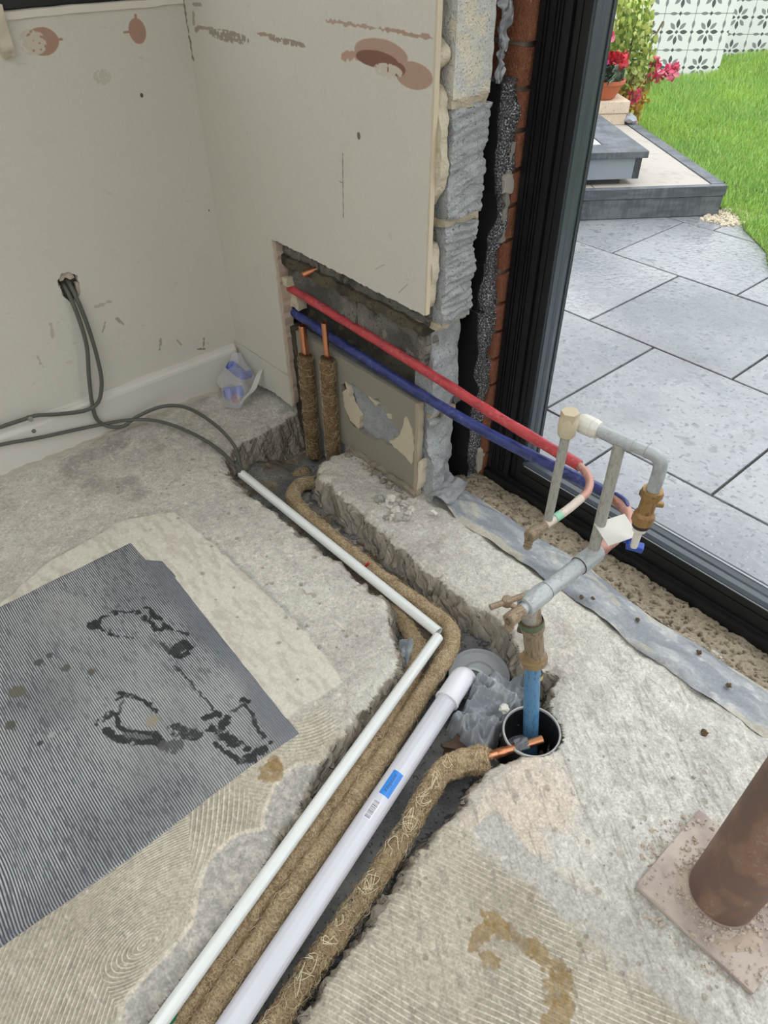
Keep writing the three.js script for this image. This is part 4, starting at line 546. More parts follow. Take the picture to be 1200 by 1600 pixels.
  const blossom = (s, y, o, n, seed) => scatter(shrub, 'flower_head', petal, leafM, n, (r) => [[dW[0] * s + nW[0] * o + (r() - 0.5) * 0.06, y + (r() - 0.5) * 0.06, dW[1] * s + nW[1] * o + (r() - 0.5) * 0.06], [r() * 3, r() * 6, r() * 3], 0.8 + r() * 0.5, pick(r, PNK)], seed);
  blossom(0.12, 0.40, 0.06, 40, 21); blossom(0.13, 0.34, 0.08, 30, 22); blossom(0.24, 0.37, 0.05, 40, 23); blossom(0.20, 0.34, 0.05, 24, 24); blossom(0.03, 0.245, 0.12, 40, 25); blossom(0.0, 0.215, 0.13, 30, 26);
  const rock = solo('garden_stone', 'smooth grey stone beside the sandstone plinth', 'stone', pebble(15, 0.045, 0.75), std(0x8f9499, 0.8)); rock.position.set(...dl(0.045, 0.168, 1.27));
}

// ------------------------------------------------------------------ ribbed mat with boot prints
{
  const MX0 = 0.515, MX1 = 1.243, MZ0 = 0.60, MZ1 = 1.6, W = MX1 - MX0, D = MZ1 - MZ0, ribs = 215;
  const prints = document.createElement('canvas'); prints.width = 512; prints.height = 704;
  const c = prints.getContext('2d'), PX = (x) => (x - MX0) / W * 512, PZ = (z) => (z - MZ0) / D * 704;
  c.fillStyle = '#000'; c.fillRect(0, 0, 512, 704); c.lineCap = 'round'; c.lineJoin = 'round';
  const line = (pts, w, a = 1) => { c.strokeStyle = 'rgba(255,255,255,' + a + ')'; c.lineWidth = w; c.beginPath(); pts.forEach(([x, z], i) => i ? c.lineTo(PX(x), PZ(z)) : c.moveTo(PX(x), PZ(z))); c.stroke(); };
  for (const [pts, w, a] of [[[[0.715,0.847],[0.717,0.847]],9.8,0.9], [[[0.728,0.839],[0.711,0.829],[0.708,0.818],[0.716,0.805]],1.9,1], [[[0.730,0.838],[0.748,0.834],[0.770,0.827]],2.6,1], [[[0.717,0.792],[0.719,0.792]],3.8,1], [[[0.748,0.754],[0.750,0.753]],3.8,1], [[[0.704,0.800],[0.710,0.789],[0.730,0.774],[0.743,0.751]],1.1,0.7], [[[0.773,0.752],[0.774,0.751]],6.4,1], [[[0.744,0.735],[0.754,0.728],[0.776,0.729]],2.4,1], [[[0.788,0.745],[0.813,0.746],[0.832,0.739]],3.0,1], [[[0.774,0.728],[0.802,0.726],[0.825,0.725],[0.843,0.719]],3.4,1], [[[0.786,0.744],[0.776,0.729]],1.5,0.8], [[[0.826,0.728],[0.828,0.728]],4.7,1], [[[0.856,0.711],[0.872,0.707],[0.881,0.700]],1.9,0.8], [[[0.857,0.756],[0.883,0.754],[0.907,0.751]],3.0,0.6], [[[0.902,0.740],[0.901,0.720]],10.3,0.75], [[[0.916,0.748],[0.929,0.735],[0.921,0.714]],4.3,0.9], [[[0.891,0.714],[0.919,0.713]],5.1,0.9], [[[0.774,0.823],[0.812,0.794]],0.9,0.6], [[[0.926,0.883],[0.937,0.873]],2.8,0.9], [[[0.935,0.894],[0.936,0.880]],1.9,0.8], [[[0.937,0.873],[0.952,0.862],[0.973,0.854]],1.9,0.8], [[[0.973,0.854],[0.992,0.849],[1.014,0.846]],1.9,0.9], [[[0.942,0.880],[0.961,0.899],[0.977,0.910]],1.1,0.6], [[[0.968,0.910],[0.991,0.917],[1.012,0.913],[1.035,0.892],[1.053,0.877]],3.2,1], [[[0.987,0.939],[1.009,0.936],[1.030,0.928],[1.049,0.910],[1.067,0.891],[1.084,0.872]],4.7,1], [[[1.063,0.871],[1.088,0.873]],4.7,0.9], [[[0.962,0.945],[0.958,0.932],[0.960,0.918]],4.3,0.8], [[[1.026,0.916],[1.069,0.874]],6.4,0.4], [[[1.077,0.836],[1.096,0.828],[1.113,0.812]],10.3,0.75], [[[1.059,0.851],[1.070,0.839]],2.6,0.7], [[[1.109,0.857],[1.111,0.856]],13.3,0.45], [[[1.093,0.778],[1.099,0.762]],5.6,1], [[[1.096,0.755],[1.108,0.752]],3.0,1], [[[1.128,0.750],[1.129,0.750]],8.1,1], [[[1.117,0.784],[1.135,0.772],[1.130,0.758]],6.0,1], [[[1.142,0.773],[1.160,0.769],[1.178,0.765]],7.7,0.95], [[[1.158,0.793],[1.175,0.789]],3.4,1], [[[1.187,0.757],[1.207,0.753]],4.7,0.9], [[[1.186,0.788],[1.203,0.784],[1.224,0.775]],3.8,0.9], [[[1.223,0.764],[1.233,0.755]],5.6,0.9], [[[1.226,0.743],[1.233,0.729]],6.4,1], [[[1.226,0.710],[1.227,0.710]],3.4,1], [[[1.108,0.699],[1.119,0.693]],3.8,0.9], [[[1.123,0.703],[1.150,0.701],[1.177,0.711],[1.207,0.715]],2.1,0.8], [[[1.117,0.727],[1.119,0.705]],2.1,0.6], [[[0.937,0.759],[1.006,0.758],[1.071,0.757],[1.097,0.757]],0.9,0.7]]) line(pts, w * 1.8 + 1.5, Math.min(1, a * 1.15));
  const pd = c.getImageData(0, 0, 512, 704).data, printAt = (x0, z0) => { const x = x0 + (noise(x0 * 90, z0 * 90, 931) - 0.5) * 0.006 + (noise(x0 * 260, z0 * 260, 933) - 0.5) * 0.004, z = z0 + (noise(x0 * 90, z0 * 90, 932) - 0.5) * 0.006 + (noise(x0 * 260, z0 * 260, 934) - 0.5) * 0.004, i = clamp(PX(x) | 0, 0, 511), j = clamp(PZ(z) | 0, 0, 703); return pd[(j * 512 + i) * 4] / 255; };
  const spots = [[0.783, 1.04, 0.017, [104, 98, 84]], [0.737, 0.979, 0.009, [70, 70, 70]], [0.735, 0.955, 0.008, [74, 73, 71]], [0.791, 0.941, 0.010, [86, 84, 78]], [0.851, 1.079, 0.012, [84, 82, 74]], [0.835, 0.905, 0.009, [90, 86, 78]], [0.927, 1.025, 0.007, [170, 170, 168]], [1.095, 0.87, 0.012, [84, 84, 82]], [1.03, 0.862, 0.014, [150, 140, 122]], [0.93, 1.05, 0.006, [60, 60, 60]]];
  const ribWave = (x, z) => z + (fbm(x * 3, z * 3, 2, 901) - 0.5) * 0.012 + 0.010 * Math.exp(-(((x - 1.12) / 0.10) ** 2 + ((z - 1.18) / 0.035) ** 2));
  const matMap = colorTex(1024, 2048, (u, v) => {
    const x = MX0 + u * W, z = MZ0 + v * D, r = 0.5 + 0.5 * Math.sin(ribWave(x, z) / D * ribs * 6.2832), n = fbm(x * 6, z * 6, 4, 911), d = fbm(x * 60, z * 240, 3, 912), g = noise(x * 700, z * 700, 913);
    let col = mix3([108, 111, 116], [134, 137, 141], ss(0.3, 0.7, n)); col = mix3([62, 64, 68], col, ss(0.05, 0.4, r)); // dusty rubber: colour paler along the ribs, darker in the grooves
    col = mix3(col, [196, 198, 197], (0.55 + 0.35 * ss(0.35, 0.65, n)) * ss(0.3, 0.8, r) * ss(0.2, 0.5, d));
    col = mix3(col, [166, 164, 157], 0.32 * ss(0.56, 0.74, fbm(x * 4.5 + 2, z * 4.5, 4, 914)));
    col = mix3(col, [112, 115, 121], 0.75 * ss(0.70, 0.66, z + (n - 0.5) * 0.05 - (x > 0.7 ? (x - 0.7) * 0.03 : 0)) * ss(0.56, 0.62, x));
    const p = printAt(x, z); if (p > 0.05) col = mix3(col, [30, 31, 33], p * ss(0.30, 0.48, fbm(x * 70, z * 70, 4, 915) + 0.05) * (0.8 + 0.2 * (1 - r)));
    for (const [sx, sz, sr, sc] of spots) { const q = Math.hypot(x - sx, z - sz) / sr; if (q < 1.5) col = mix3(col, sc, 0.85 * ss(1.15, 0.75, q + (d - 0.5) * 0.7)); }
    if (g > 0.93) col = mix3(col, [176, 174, 168], 0.6); return col;
  });
  const matBump = greyTex(1024, 2048, (u, v) => { const x = MX0 + u * W, z = MZ0 + v * D; return 0.5 + 0.42 * Math.sin(ribWave(x, z) / D * ribs * 6.2832) * (1 - 0.4 * ss(0.55, 0.8, fbm(x * 4.5 + 2, z * 4.5, 4, 914))); });
  const topEdge = (x) => x < 0.60 ? 0.657 : x < 0.63 ? mix(0.657, 0.628, (x - 0.60) / 0.03) : x < 0.70 ? 0.628 : mix(0.632, 0.655, (x - 0.70) / 0.54);
  const nx = 120, nz = 150;
  const g = patch(MX0, MX1, 0, 1, nx, nz, (x, v, i, j) => { const z = mix(topEdge(x), MZ1, v), rim = i === 0 || j === 0 || i === nx || j === nz; return [x + (i === 0 ? 0.004 * Math.sin(z * 20) : i === nx ? 0.003 * Math.sin(z * 14) : 0), rim ? 0.0 : 0.0065 + (fbm(x * 7, z * 7, 3, 921) - 0.5) * 0.005 + 0.004 * Math.exp(-(((x - 1.14) / 0.06) ** 2 + ((z - 1.16) / 0.03) ** 2)), z]; });
  const p = g.attributes.position, uv = g.attributes.uv; for (let i = 0; i < p.count; i++) uv.setXY(i, (p.getX(i) - MX0) / W, (p.getZ(i) - MZ0) / D);
  solo('rubber_mat', 'dark ribbed rubber mat with dusty boot prints on the concrete', 'mat', g, std(0xffffff, 0.72, { map: matMap, bumpMap: matBump, bumpScale: 0.0016, side: THREE.DoubleSide }));
}

// ------------------------------------------------------------------ pipes in the trench
const feltTex = colorTex(512, 512, (u, v) => { const a = tfbm(u, v, 6, 4, 1001), s = tfbm(u, v * 0.5, 90, 2, 1002), w = tn((u + v * 0.6) % 1, v, 150, 1003); let c = mix3([146, 124, 94], [196, 174, 138], ss(0.3, 0.7, a * 0.4 + s * 0.6)); if (w > 0.82) c = mix3(c, [224, 206, 170], 0.6); if (w < 0.12) c = mix3(c, [98, 80, 58], 0.6); return c; }, 6);
const feltBump = greyTex(512, 512, (u, v) => tfbm(u, v, 40, 4, 1011) * 0.7 + 0.3 * tn((u + v * 0.6) % 1, v, 150, 1003), 6);
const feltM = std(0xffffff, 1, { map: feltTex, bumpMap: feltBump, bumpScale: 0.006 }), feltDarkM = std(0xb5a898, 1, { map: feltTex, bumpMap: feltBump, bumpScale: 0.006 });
const strandG = (() => { const g = [0, 1, 2].map((k) => { const c = new THREE.CatmullRomCurve3([V(-0.5, 0, 0), V(-0.2, 0.10 + 0.1 * k, 0.12 - 0.12 * k), V(0.15, 0.16, -0.14 + 0.16 * k), V(0.5, 0.02 + 0.2 * (k === 1), 0.1 * (k - 1))]); return new THREE.TubeGeometry(c, 6, 0.016, 3); }); return g; })();
const fibreMs = [0xdcc9a2, 0xbfa57a, 0xa58b66, 0xe8dab8].map((c) => std(c, 0.9));
function fibres(parent, curve, r, n, seed, len = [0.010, 0.030], thick = 0.9) {
  const rn = rngOf(seed), m = new THREE.Matrix4(), q = new THREE.Quaternion(), e = new THREE.Euler();
  for (let k = 0; k < 4; k++) { const o = new THREE.InstancedMesh(strandG[k % 3], fibreMs[k], Math.ceil(n / 4)); for (let i = 0; i < o.count; i++) { const t = rn(), c = curve.getPointAt(t), tan = curve.getTangentAt(t), a = rn() * Math.PI - 0.1, side = V(-tan.z, 0, tan.x).normalize(), upv = V().crossVectors(side, tan).normalize(); if (upv.y < 0 || (Math.abs(tan.y) > 0.8)) { /* keep */ } const ang = Math.abs(tan.y) > 0.7 ? rn() * 6.283 : a, nrm = Math.abs(tan.y) > 0.7 ? V(Math.cos(ang), 0, Math.sin(ang)) : side.clone().multiplyScalar(Math.cos(ang)).addScaledVector(V(0, 1, 0), Math.sin(ang)); const L = mix(len[0], len[1], rn() * rn()); const pos = c.clone().addScaledVector(nrm, r * (0.96 + rn() * 0.10)); const yAx = nrm.clone().normalize(), xAx = V(rn() - 0.5, rn() - 0.5, rn() - 0.5); xAx.addScaledVector(yAx, -xAx.dot(yAx)).normalize(); m.makeBasis(xAx.multiplyScalar(L), yAx.multiplyScalar(L * (0.5 + rn() * 0.8)), V().crossVectors(xAx.clone().normalize(), yAx.clone().normalize()).multiplyScalar(L * thick)); m.setPosition(pos); o.setMatrixAt(i, m); } o.name = 'loose_fibres'; o.userData.kind = 'stuff'; o.castShadow = o.receiveShadow = true; parent.add(o); }
}
const copperM = std(0xe6a078, 0.3, { metalness: 1 }), copperDullM = std(0xb98870, 0.42, { metalness: 0.9 });
const feltR = (r, s, seam) => (t, a, L) => (typeof r === 'function' ? r(t) : r) * (1 + (fbm(t * L * 45, Math.cos(a) * 3 + 5 + Math.sin(a) * 2, 3, s) - 0.5) * (typeof r === 'function' ? 0.6 : 0.34) + (noise(t * L * 220, Math.sin(a) * 9 + Math.cos(a) * 7, s + 1) - 0.5) * 0.14) - (seam ? 0.004 * Math.exp(-(((a - seam) / 0.22) ** 2)) : 0);
const feltPipe = (name, label, pts, r, seed, nSeg, nf, parent, seam) => { const t = parent || thing(name, label, 'pipe'), g = sweep(pts, feltR(r, seed, seam), nSeg, 22); part(t, 'felt_wrap', g, feltM); fibres(t, g.userData.curve, typeof r === 'function' ? r(0.35) : r, nf, seed + 3); return t; };
{
  const A = feltPipe('lagged_pipe', 'felt-wrapped pipe curving from the wall risers and along the trench beside the white waste pipe', [[0.55, -0.095, 0.03], [0.552, -0.075, 0.10], [0.549, -0.060, 0.150], [0.575, -0.056, 0.200], [0.661, -0.054, 0.224], [0.796, -0.052, 0.227], [1.002, -0.050, 0.225], [1.173, -0.046, 0.213], [1.231, -0.044, 0.218], [1.262, -0.044, 0.248], [1.290, -0.046, 0.310], [1.318, -0.05, 0.400], [1.358, -0.05, 0.514], [1.410, -0.05, 0.676], [1.464, -0.05, 0.852], [1.522, -0.05, 1.041], [1.62, -0.05, 1.38]], 0.0195, 1101, 420, 2600);
  part(A, 'red_stub', cyl([0.952, -0.034, 0.252], [0.963, -0.012, 0.240], 0.0035), std(0xb02a2c, 0.5), 'short red plastic stub');
  const B = feltPipe('lagged_pipe', 'felt-wrapped pipe half hidden under the thin white conduit', [[0.43, -0.13, 0.05], [0.45, -0.125, 0.14], [0.52, -0.115, 0.225], [0.66, -0.105, 0.258], [0.85, -0.102, 0.260], [1.02, -0.095, 0.262], [1.10, -0.075, 0.268], [1.165, -0.062, 0.284], [1.222, -0.056, 0.308], [1.264, -0.055, 0.372], [1.300, -0.052, 0.460], [1.337, -0.050, 0.560], [1.388, -0.05, 0.720], [1.434, -0.05, 0.884], [1.492, -0.05, 1.070], [1.585, -0.05, 1.385]], 0.0185, 1201, 380, 2200);
  const tuft = part(B, 'green_thread_tuft', sweep([[1.482, -0.034, 1.07], [1.486, -0.026, 1.085], [1.496, -0.028, 1.078], [1.492, -0.024, 1.068], [1.482, -0.026, 1.078]], 0.003, 30, 6), std(0x1f7a55, 0.8));
  const C = feltPipe('lagged_pipe', 'frayed felt-wrapped pipe with a bare copper end at the drain', [[1.520, -0.026, 0.400], [1.498, -0.032, 0.424], [1.476, -0.038, 0.470], [1.487, -0.044, 0.541], [1.512, -0.048, 0.613], [1.536, -0.052, 0.704], [1.556, -0.054, 0.791], [1.573, -0.055, 0.871], [1.593, -0.055, 0.955], [1.66, -0.055, 1.25]], (t) => 0.0165 + 0.0095 * ss(0.24, 0.06, t) + 0.002 * Math.sin(t * 40) + 0.003 * ss(0.5, 0.8, t), 1301, 300, 3400, null, 2.4);
  part(C, 'copper_end', hollow([1.500, -0.024, 0.432], [1.566, -0.006, 0.300], 0.0085, 0.0074), copperM);
  part(C, 'copper_end', hollow([1.524, -0.0175, 0.384], [1.5315, -0.0155, 0.369], 0.0094, 0.0085), copperM);
  const rn = rngOf(88), sg = []; // curls of unravelled twine
  for (let i = 0; i < 26; i++) { const g0 = C.children[0].geometry.userData.curve, t = 0.02 + rn() * 0.6, c = g0.getPointAt(t), p = []; let x = c.x, y = c.y + 0.022, z = c.z; for (let k = 0; k < 6; k++) { p.push([x + (rn() - 0.5) * 0.028, y + (rn() - 0.3) * 0.010, z + (rn() - 0.5) * 0.036]); } part(C, 'loose_twine', sweep(p, 0.0006, 20, 4), fibreMs[3]); }
}
// thin white conduit in two lengths
const pvcM = phys(0xe2e5e1, 0.32, { clearcoat: 0.2 }), wasteM = phys(0xd2d3da, 0.36, { clearcoat: 0.15 });
solo('conduit', 'thin white conduit running from the grey cables along the trench edge', 'conduit', hollow([0.437, -0.016, 0.280], [1.238, -0.008, 0.2655], 0.0125, 0.0108), pvcM);
solo('conduit', 'thin white conduit running towards the camera beside the felt-wrapped pipes', 'conduit', hollow([1.2445, -0.012, 0.272], [1.590, -0.008, 1.413], 0.0125, 0.0108), pvcM);
{ // waste pipe with elbow, sticker and bar code
  const w = thing('waste_pipe', 'thick white plastic waste pipe with a blue sticker', 'pipe');
  const a = [1.365, -0.020, 0.345], b = [1.672, -0.016, 1.378], dir = V(...b).sub(V(...a)).normalize();
  part(w, 'pipe', hollow(a, b, 0.0218, 0.0195, 40), wasteM);
  const P = (t) => V(...a).addScaledVector(dir, t).toArray();
  const elbow = part(w, 'elbow', sweep([P(0.030), P(0.005), P(-0.018), [1.3505, -0.030, 0.303], [1.349, -0.05, 0.290], [1.348, -0.075, 0.286]], 0.0252, 40, 32), phys(0xe4e4e8, 0.3, { clearcoat: 0.2 }));
  part(elbow, 'socket_lip', turned(P(0.024), P(0.05), [[0.0215, 0], [0.0262, 0.0], [0.0266, 0.0015], [0.0266, 0.0060], [0.0258, 0.0070], [0.0215, 0.007]], 40), phys(0xe4e4e8, 0.3));
  // labels wrapped on the pipe
  const wrap = (t0, t1, a0, a1, tex, name) => { const side = V(-dir.z, 0, dir.x).normalize(), up = V().crossVectors(dir, side); if (up.y < 0) up.multiplyScalar(-1); const g = patch(0, 1, 0, 1, 10, 10, (u, v) => { const A = mix(a0, a1, v), t = mix(t0, t1, u); return V(...P(t)).addScaledVector(side, Math.cos(A) * 0.02195).addScaledVector(up, Math.sin(A) * 0.02195).toArray(); }); return part(w, name, g, std(0xffffff, 0.4, { map: tex, side: THREE.DoubleSide })); };
  const st = canvasTex(512, 256, (c, W, H) => { c.fillStyle = '#2f86dc'; c.fillRect(0, 0, W, H); c.fillStyle = '#43506a'; c.font = 'italic bold 92px serif'; c.textAlign = 'center'; c.fillText('Floplast', W * 0.5, H * 0.52); c.fillStyle = '#1f68ac'; c.fillRect(40, 175, 430, 8); c.fillRect(40, 200, 430, 6); });
  const bc = canvasTex(256, 128, (c, W, H) => { c.fillStyle = '#e2e2e8'; c.fillRect(0, 0, W, H); c.fillStyle = '#55555c'; const r = rngOf(4); let x = 14; while (x < 240) { const q = 3 + r() * 8; c.fillRect(x, 20, q, 88); x += q + 4 + r() * 8; } });
  w.userData.wrap = undefined; delete w.userData.wrap;
  wrap(0.282, 0.228, 2.30, 1.30, st, 'sticker'); wrap(0.335, 0.296, 2.0, 1.25, bc, 'bar_code');
}
{ // grey round collar under the elbow
  const d = thing('pipe_collar', 'round grey flanged collar around the waste elbow in the trench', 'collar', [1.349, -0.068, 0.243]);
  const m = std(0x8f9294, 0.5);
  part(d, 'flange', turned([0, -0.01, 0], [0, 1, 0], [[0, 0.005], [0.030, 0.008], [0.033, 0.012], [0.036, 0.008], [0.060, 0.007], [0.064, 0.012], [0.068, 0.012], [0.070, 0.006], [0.070, 0.0], [0, 0.0]], 48), m);
  part(d, 'centre_ring', turned([0.006, 0.0, 0.03], [0.006, 1, 0.03], [[0.026, 0], [0.034, 0.0], [0.035, 0.008], [0.032, 0.012], [0.026, 0.012]], 40), std(0xa3a6a7, 0.45));
}
{ // round drain in the slab
  const d = thing('drain_pipe', 'open black drain pipe sunk in the slab around the blue pipe', 'drain', [DRAIN.x, -0.006, DRAIN.z]); d.rotation.set(0.03, 0, 0.02);
  part(d, 'bore', turned([0, -0.32, 0], [0, 1, 0], [[0.0, 0.002], [0.054, 0.002], [0.054, 0.318], [0.0575, 0.318], [0.0575, 0.0], [0, 0]], 56), std(0x232325, 0.5));
  part(d, 'rim', turned([0, -0.004, 0], [0, 1, 0], [[0.0535, 0], [0.0535, 0.0045], [0.0545, 0.006], [0.0568, 0.006], [0.0578, 0.004], [0.0578, 0]], 56), std(0xb0b0ac, 0.6), 'worn grey rim');
}
{ // torn membrane crumpled round the drain
  const tex = colorTex(512, 512, (u, v) => { const a = tfbm(u, v, 6, 4, 1401), b = tfbm(u, v, 40, 2, 1402); return mix3(mix3([126, 131, 136], [162, 166, 170], a), [204, 206, 205], 0.7 * ss(0.55, 0.75, a * 0.5 + b * 0.5)); });
  const outline = [[1.36, 0.30], [1.375, 0.235], [1.41, 0.20], [1.47, 0.19], [1.525, 0.225], [1.49, 0.262], [1.482, 0.31], [1.50, 0.352], [1.508, 0.40], [1.44, 0.40], [1.395, 0.39]];
  const ridge = (x, z, f, s) => 1 - Math.abs(2 * fbm(x * f, z * f, 3, s) - 1);
  const nx = 90, nz = 110, g = patch(1.345, 1.53, 0.185, 0.405, nx, nz, (x, z) => { const e = polyDist(outline, x, z) + (fbm(x * 40, z * 40, 3, 15) - 0.5) * 0.03, k = ss(0.004, -0.02, e); return [x + (noise(x * 50, z * 50, 3) - 0.5) * 0.008, mix(-0.11, -0.062 + Math.pow(ridge(x, z, 13, 1421), 5) * 0.048 + (ridge(x, z, 36, 1422) - 0.6) * 0.026 + 0.02 * ss(1.46, 1.52, x), k), z + (noise(x * 50, z * 50, 6) - 0.5) * 0.008]; });
  solo('torn_membrane', 'crumpled torn grey membrane between the waste elbow and the drain', 'plastic sheet', g, std(0xffffff, 0.42, { map: tex, side: THREE.DoubleSide }));
  const f2 = patch(0, 1, 0, 1, 14, 20, (u, v) => [1.168 + u * 0.040 + v * 0.060, -0.052 + 0.010 * Math.sin(u * 3) + (noise(u * 6, v * 6, 4) - 0.5) * 0.010 - v * 0.012, 0.322 + v * 0.062 - u * 0.026]);
  solo('membrane_scrap', 'grey membrane scrap beside the bend of the conduit', 'plastic sheet', f2, std(0xe8ecec, 0.5, { map: tex, side: THREE.DoubleSide }));
  const f3 = patch(0, 1, 0, 1, 14, 14, (u, v) => [0.53 + u * 0.10, -0.085 + 0.012 * Math.sin(u * 4 + v * 3) + (noise(u * 6, v * 6, 8) - 0.5) * 0.012, 0.04 + v * 0.06]);
  solo('membrane_scrap', 'dark membrane scrap below the copper risers', 'plastic sheet', f3, std(0x6f7478, 0.5, { map: tex, side: THREE.DoubleSide }));
  const f4 = patch(0, 1, 0, 1, 10, 14, (u, v) => { const a = v * 3.0; return [1.538 + u * 0.012 - 0.012 * Math.cos(a), -0.012 + 0.012 * Math.sin(a) + (noise(u * 5, v * 9, 2) - 0.5) * 0.008, 0.352 - 0.006 * Math.cos(a) - u * 0.026]; });
  solo('membrane_scrap', 'small dark scrap of membrane draped over the bare copper end', 'plastic sheet', f4, std(0x5d6063, 0.5, { side: THREE.DoubleSide }));
  const st = solo('brown_debris', 'rusty brown lump of debris next to the thick white pipe', 'debris', roughBox(1.428, 1.455, -0.090, -0.062, 0.395, 0.425, 0.005, (x, y, z) => [(noise3(x * 90, y * 90, z * 90, 1) - 0.5) * 0.034, (noise3(x * 90, y * 90, z * 90, 2) - 0.5) * 0.03, (noise3(x * 90, y * 90, z * 90, 3) - 0.5) * 0.034]), std(0x5e483a, 0.95));
}
// ------------------------------------------------------------------ copper risers and stub at the wall
{
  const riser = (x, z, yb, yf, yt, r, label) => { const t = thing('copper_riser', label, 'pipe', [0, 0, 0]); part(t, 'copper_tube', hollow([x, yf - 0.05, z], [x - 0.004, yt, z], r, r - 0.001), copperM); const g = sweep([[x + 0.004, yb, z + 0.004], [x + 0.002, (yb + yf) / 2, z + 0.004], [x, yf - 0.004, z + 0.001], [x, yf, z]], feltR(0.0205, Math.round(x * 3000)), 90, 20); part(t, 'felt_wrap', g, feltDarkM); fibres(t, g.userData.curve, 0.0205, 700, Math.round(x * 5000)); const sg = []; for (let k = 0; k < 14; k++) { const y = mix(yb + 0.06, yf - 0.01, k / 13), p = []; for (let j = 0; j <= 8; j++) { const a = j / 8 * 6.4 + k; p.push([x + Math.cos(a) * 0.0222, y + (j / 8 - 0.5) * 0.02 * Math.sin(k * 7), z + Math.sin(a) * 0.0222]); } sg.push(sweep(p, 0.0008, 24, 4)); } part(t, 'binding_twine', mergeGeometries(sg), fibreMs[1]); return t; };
  riser(0.405, 0.0, -0.105, 0.252, 0.342, 0.0112, 'shorter copper riser with felt wrap, nearest the room corner');
  riser(0.510, 0.0, -0.115, 0.286, 0.389, 0.0082, 'taller thin copper riser with felt wrap');
  solo('copper_stub', 'short open copper stub poking out above the red pipe', 'pipe', hollow([0.452, 0.515, -0.05], [0.434, 0.500, 0.008], 0.0078, 0.0068), copperM);
}
// ------------------------------------------------------------------ red and blue pipes along the wall
const scuffTex = (base, dark, light, s) => colorTex(512, 256, (u, v) => { const a = tfbm(u, v, 10, 3, s), b = tfbm(u, v, 36, 3, s + 1); let c = mix3(base, dark, ss(0.5, 0.8, a)); c = mix3(c, light, 0.4 * ss(0.58, 0.8, b)); return c; }, 3);
const greyPaint = std(0xffffff, 0.42, { map: scuffTex([176, 181, 182], [152, 156, 156], [204, 206, 204], 1501), metalness: 0.1 });
const warmGrey = std(0xffffff, 0.5, { map: scuffTex([166, 164, 155], [142, 138, 127], [190, 188, 178], 1511), metalness: 0.05 });
const pinkCopper = std(0xffffff, 0.5, { map: scuffTex([186, 140, 124], [160, 108, 90], [206, 186, 172], 1521), metalness: 0.25 });
const paintedCopper = std(0xffffff, 0.55, { map: scuffTex([204, 190, 176], [188, 140, 120], [220, 214, 204], 1531) });
const brassM = std(0xffffff, 0.45, { map: scuffTex([158, 124, 78], [116, 90, 58], [186, 164, 128], 1541), metalness: 0.45 });
const dullBrass = std(0xffffff, 0.6, { map: scuffTex([150, 132, 108], [112, 96, 76], [184, 172, 150], 1551), metalness: 0.2 });
const whitePlastic = phys(0xdbd8cd, 0.4);
